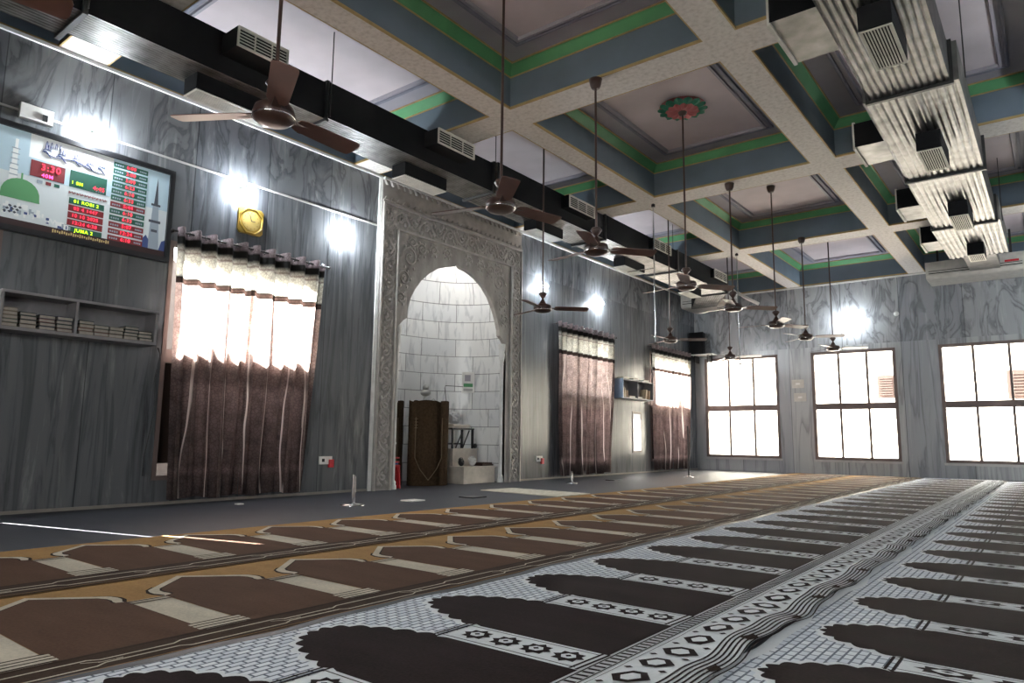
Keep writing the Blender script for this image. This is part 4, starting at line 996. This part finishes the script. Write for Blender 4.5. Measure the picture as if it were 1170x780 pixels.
# ------------------------------------------------------------------ floor stands and small things
def stand(x, y, h, r, lab, tall=False):
    o = empty('floor_stand', (x, y, 0), lab, 'stand'); MB().lathe([(r, 0), (r, .008), (r*.4, .02), (.018, .03)], (0, 0, 0), 'chrome', 18).build('base', parent=o)
    MB().tube([(0, 0, .02), (0, 0, h)], .014 if not tall else .018, 'dark_metal' if tall else 'chrome', 8).build('post', parent=o)
    if not tall: MB().tube([(.0, .03, .02), (.0, .03, h*.95)], .008, 'chrome', 6).build('side_post', parent=o)
stand(1.43, 4.93, .32, .13, 'short chrome floor stand on grey carpet left of the niche'); stand(.97, 9.89, .20, .10, 'small chrome floor stand in front of the middle curtain')
stand(1.49, 13.38, 1.02, .10, 'tall thin dark post standing before the farthest left curtain', True)
for (x, y, s, lab, m) in ((1.5, 5.75, .09, 'small thin pale paper lying on the grey carpet before the rolls', 'paper'), (1.66, 6.61, .11, 'dark flat pad lying on the grey carpet before the niche', 'dark_metal'), (.55, 4.15, .03, 'tiny white scrap on the grey carpet under the near curtain', 'paper'), (1.0, 11.2, .09, 'dark flat pad on the grey carpet before the middle curtain', 'dark_metal')):
    o = MB().box((-s, -s*1.2, 0), (s, s*1.2, .012), m).build('floor_pad' if m != 'paper' else 'paper_scrap', label=lab, category='pad' if m != 'paper' else 'paper'); o.location = (x, y, 0)
# strip lights small camera box on left ceiling bay
for (x, y, lab) in ((2.1, 3.9, 'small dark hook and wire on the ceiling above the left duct, nearest'), (2.1, 8.1, 'small dark hook and wire hanging from the ceiling above the niche end'), (2.1, 11.9, 'small dark hook and wire hanging in the third left ceiling bay')):
    o = MB().box((-.05, -.05, ZC-.03), (.05, .05, ZC), 'dark_metal').tube([(0, 0, ZC-.03), (.01, 0, ZC-.15), (-.02, .02, ZC-.2), (.01, .04, ZC-.27), (.03, .03, ZC-.22)], .007, 'dark_metal', 5).build('ceiling_hook', label=lab, category='hook'); o.location = (x, y, 0)
mb = MB().tube([(6.9, 6.2, ZC-.05), (7.6, 6.4-.06, ZC-.10), (8.6, 6.5, ZC-.02)], .006, 'dark_metal', 5); mb.build('ceiling_wire', label='thin dark wire sagging across the bay right of the wide duct', category='wire')

# ------------------------------------------------------------------ carpets
def poly(mb, pts, z, m): mb.face([(x, y, z) for x, y in pts], m)
YC0, YC1 = -2.6, 16.95
def brown_row(x0, yc, p, lab, zb, L, skew=0):
    mb = MB(); D = L-1.42; B = 1.15+D*.35
    def T(u, y):
        if u > 1.0: u += (D*.35 if u < 1.2 else D*.35+(u-1.2)/.22*D*.65) if u > 1.14 else D*.35*(u-1)/.14
        if u > L: u = L
        return (x0+u+skew*max(0, min(8, y-2))*(1-u/L), y)
    def P(pts, l, m, y=0): mb.face([(*T(u, y+v), zb+l*.001) for u, v in pts], m)
    n = 40
    for i in range(n):
        a = YC0+(YC1-YC0)*i/n; b = YC0+(YC1-YC0)*(i+1)/n
        mb.face([(*T(0, a), zb), (*T(0, b), zb), (*T(1.42, b), zb), (*T(1.42, a), zb)][::-1], 'rug_gold')
        mb.face([(*T(0, a), zb), (*T(0, a), 0.001), (*T(0, b), 0.001), (*T(0, b), zb)], 'rug_gold'); mb.face([(*T(1.42, a), zb), (*T(1.42, b), zb), (*T(1.42, b), 0.001), (*T(1.42, a), 0.001)], 'rug_dark')
    for s, m in ((YC0, 0), (YC1, 1)): mb.face([(*T(0, s), zb), (*T(1.42, s), zb), (*T(1.42, s), .001), (*T(0, s), .001)], 'rug_dark')
    k0 = math.ceil((YC0+p/2-yc)/p); k1 = math.floor((YC1-p/2-yc)/p)
    h = p/2; w = .082
    side = [(.30, .250), (.345, .262), (.385, .262), (.415, .250), (.435, h-w-.006)]
    for k in range(k0, k1+1):
        y = yc+k*p
        # thin black line outside the shoulders, cream outline, field
        blk = [(.24, .208), (.285, .254), (.345, .278), (.395, .277), (.43, .262), (.455, .250)]
        for s in (-1, 1):
            P([(u, s*v) for u, v in blk]+[(u+.004, s*(v-.04)) for u, v in blk[::-1]], 1, 'rug_dark', y)
        outer = [(.065, 0), (.285, .238)]+side+[(.46, h-w), (.46, 0)]
        pts = outer[:-1]+[(u, -v) for u, v in outer[:-1][::-1] if v > 0]
        P(pts, 2, 'rug_cream', y)
        ins = [(.125, 0), (.305, .190), (.345, .208), (.385, .210), (.415, .202), (.44, .200), (.46, h-w)]
        P([(.44-.0, 0)]+[(.44, 0)], 2, 'rug_cream', y) if False else None
        ring_ = [(.115, 0), (.30, .198), (.345, .218), (.385, .220), (.418, .212), (.447, .214), (.46, h-w)]
        P(ring_+[(.46, -(h-w))]+[(u, -v) for u, v in ring_[:-1][::-1] if v > 0], 3, 'rug_dark', y)
        P(ins+[(1.19, h-w), (1.19, -(h-w)), (.46, -(h-w))]+[(u, -v) for u, v in ins[:-1][::-1] if v > 0], 4, 'rug_field', y)
        # pillar at +h
        P([(.455, h-w), (.455, h+w), (1.15, h+w), (1.15, h-w)], 2, 'rug_cream', y)
        for u in (.475, .515): P([(u, h-w-.012), (u, h+w+.012), (u+.013, h+w+.012), (u+.013, h-w-.012)], 5, 'rug_dark', y)
        for u in (1.0, 1.045, 1.09, 1.135): P([(u, h-w-.01), (u, h+w+.01), (u+.014, h+w+.01), (u+.014, h-w-.01)], 5, 'rug_dark', y)
        for u in (1.014, 1.059, 1.104): P([(u, h-w-.02), (u, h+w+.02), (u+.03, h+w+.02), (u+.03, h-w-.02)], 4.5, 'rug_cream', y)
        P([(1.15, -h), (1.15, h), (1.42, h), (1.42, -h)], 4.6, 'rug_border', y)
        # meander lines in the border
        for (ua, ub, sg) in ((1.22, 1.25, 1), (1.34, 1.31, -1)):
            c = [(-h, ua), (-h*.55, ua), (-h*.45, ub), (h*.25, ub), (h*.35, ua), (h, ua)]
            for (v0, u0), (v1, u1) in zip(c[:-1], c[1:]): P([(u0, v0), (u1, v1), (u1+.014, v1), (u0+.014, v0)], 6, 'rug_cream', y)
        c = [(-h*.62, 1.245), (-h*.5, 1.29), (-h*.3, 1.29)]
        for (v0, u0), (v1, u1) in zip(c[:-1], c[1:]): P([(u0, v0), (u1, v1+.008), (u1+.009, v1+.008), (u0+.009, v0)], 6, 'rug_cream', y)
        for j in range(5):
            v = -h+p*(j+.5)/5; P([(1.275, v-.02), (1.285, v+.02), (1.295, v+.02), (1.285, v-.02)], 6, 'rug_dark', y)
        P([(1.165, -h), (1.165, h), (1.172, h), (1.172, -h)], 6, 'rug_dark', y)
        P([(1.392, -h), (1.392, h), (1.398, h), (1.398, -h)], 6, 'rug_gold', y)
    mb.build('prayer_carpet', label=lab, category='carpet', group='brown prayer carpets')
brown_row(2.385, 1.93, .66, 'brown and gold prayer carpet with arch pattern closest to the left wall', .016, 1.41, .022)
brown_row(3.80, 1.83, .66, 'brown and gold prayer carpet lying against the black and white one', .016, 1.31)

def black_row(x0, yc, p, w, lab, zb, L=1.42, head=.50, base=1.08, first=True):
    mb = MB(); h = p/2
    def H(x, y):
        if not first: return 0
        d = x-(x0+1.14)
        if d <= 0: return 0
        f = min(1, d/.15)
        return f*(.010+.006*math.sin(y*7.3+x*5)+.003*math.sin(y*15+x*9))
    def wig(x, y):
        u = x-x0
        a = .014*math.sin(y*5.1)+.008*math.sin(y*13)
        return a if u < .05 else (a*max(0, 1-(u-.05)/.3) + (.008*math.sin(y*6.3+1)+.005*math.sin(y*17))*max(0, min(1, (u-1.15)/.2)) if first else a*max(0, 1-(u-.05)/.3))
    def P(pts, l, m, y=0): mb.face([(x0+u+wig(x0+u, y+v), y+v, zb+l*.001+H(x0+u, y+v)) for u, v in pts], m)
    def lineY(u0, u1, l, m, step=.04, y0=YC0, y1=YC1):
        n = int((y1-y0)/step)
        for i in range(n):
            a = y0+(y1-y0)*i/n; b = y0+(y1-y0)*(i+1)/n; P([(u0, a), (u1, a), (u1, b), (u0, b)], l, m)
    lineY(0, 1.1, 0, 'ivory', .08)
    if not first: lineY(1.1, L, 0, 'ivory', .08)
    lineY(.0, head+.12, 1, 'lace', .08)
    lineY(-.02, .03, 1.6, 'floor_grey' if first else 'ivory', .05)
    k0 = math.ceil((YC0+h-yc)/p); k1 = math.floor((YC1-h-yc)/p); hw = h-w
    def scal(off):
        # apex to shoulder in scallops
        base_ = [(.11, 0), (.12, .055), (.165, .105), (.235, .15), (.32, .185), (.41, .215), (head, hw-.012)]
        out = []
        for (u0, v0), (u1, v1) in zip(base_[:-1], base_[1:]):
            for j in range(7):
                t = j/7; bu = math.sin(PI*t)*.026; du, dv = u1-u0, v1-v0; ll = math.hypot(du, dv)
                out.append((u0+du*t-dv/ll*bu*1-off*.9*(1-.4*t), v0+dv*t+du/ll*bu+off*.8 if v0+dv*t > 0 else 0))
        out.append((head-off*.3, hw-.012+off*.7)); return out
    for k in range(k0, k1+1):
        y = yc+k*p
        o_ = scal(.022); P(o_+[(head+.02, hw+.0), (head+.02, -hw)]+[(u, -v) for u, v in o_[::-1] if v > 0], 2, 'ivory', y)
        i_ = scal(0); P(i_+[(head+.03, hw), (base, hw), (base, -hw), (head+.03, -hw)]+[(u, -v) for u, v in i_[::-1] if v > 0], 3, 'ink', y)
        # pillar with medallions
        P([(head-.0, h-w-.004), (head-.0, h+w+.004), (base+.0, h+w), (base+.0, h-w)], 2.5, 'ivory', y)
        for u in (head-.035, head-.012): P([(u, h-w-.01), (u, h+w+.01), (u+.010, h+w+.01), (u+.010, h-w-.01)], 3.5, 'ink', y)
        for s in (-1, 1): P([(head, h+s*(w-.016)), (base-.02, h+s*(w-.016)), (base-.02, h+s*(w-.021)), (head, h+s*(w-.021))], 3.5, 'ink', y)
        nm = 4; sp_ = (base-.06-head)/nm
        for j in range(nm):
            uc = head+.03+sp_*(j+.5); ru, rv = sp_*.46, w*.62
            pt = []
            for i in range(16):
                a = i*PI/8; f = 1.0 if i % 2 == 0 else .72; pt.append((uc+ru*f*math.cos(a), h+rv*f*math.sin(a)))
            P(pt, 4, 'ink', y); P([(uc+ru*.48*math.cos(i*PI/3), h+rv*.45*math.sin(i*PI/3)) for i in range(6)], 5, 'ivory', y)
            P([(uc+ru*.2*math.cos(i*PI/2), h+rv*.2*math.sin(i*PI/2)) for i in range(4)], 6, 'ink', y)
        for j, u in enumerate((base-.035, base-.012)): P([(u, h-w), (u+.01, h+w), (u+.02, h+w), (u+.01, h-w)], 4, 'ink', y)
    if first:
        for j in range(12): lineY(base+(L-base)*j/12, base+(L-base)*(j+1)/12, 1.5, 'ivory', .03)
        lineY(base+.012, base+.018, 4.2, 'ink'); lineY(base+.060, base+.066, 4.2, 'ink'); lineY(base+.082, base+.085, 4.2, 'ink')
        y = YC0
        while y < 11:
            P([(base+.020, 0), (base+.058, .006), (base+.058, .020), (base+.020, .014)], 4.4, 'ink', y); y += .034
        y = YC0+.05; i = 0
        while y < YC1:
            uc = base+.165; ru, rv = .062, .060 if i % 2 == 0 else .052
            P([(uc-ru, 0), (uc-ru*.35, rv), (uc+ru*.35, rv), (uc+ru, 0), (uc+ru*.35, -rv), (uc-ru*.35, -rv)], 4.6, 'ink', y)
            P([(uc-ru*.52, 0), (uc-ru*.2, rv*.6), (uc+ru*.2, rv*.6), (uc+ru*.52, 0), (uc+ru*.2, -rv*.6), (uc-ru*.2, -rv*.6)], 5.2, 'ivory', y)
            for s in (-1, 1): P([(uc+s*.055, .08), (uc+s*.055+.016, .092), (uc+s*.055, .104), (uc+s*.055-.016, .092)], 4.6, 'ink', y)
            y += .172 if True else 0; i += 1
        for j in range(7):
            u = base+.245+j*.018; lineY(u, u+.008 if j < 5 else u+.006, 4.2, 'ink')
        y = YC0
        while y < YC1:
            for j in (0,): P([(base+.30+.02*math.sin(y*7), -.03), (base+.33, -.045), (base+.345, .01), (base+.31, .04)], 6, 'rug_dark', y)
            y += .36+.09*math.sin(y*3)
    mb.build('prayer_carpet', label=lab, category='carpet', group='black and white prayer carpets')
black_row(5.12, 1.66, .667, .095, 'black and white prayer carpet with hexagon border in the middle of the floor', .020)
black_row(6.53, 2.35, .625, .075, 'black and white prayer carpet at the right edge of the picture', .006, head=.42, base=1.3, first=False)
# pale rug before the niche
RG = [(.98, 7.55), (2.36, 7.42), (2.40, 8.15), (1.05, 8.2)]
MB().prism(RG, 'z', .001, .010, 'pale_rug').build('small_rug', label='pale patterned cream rug on the grey carpet in front of the niche', category='rug')
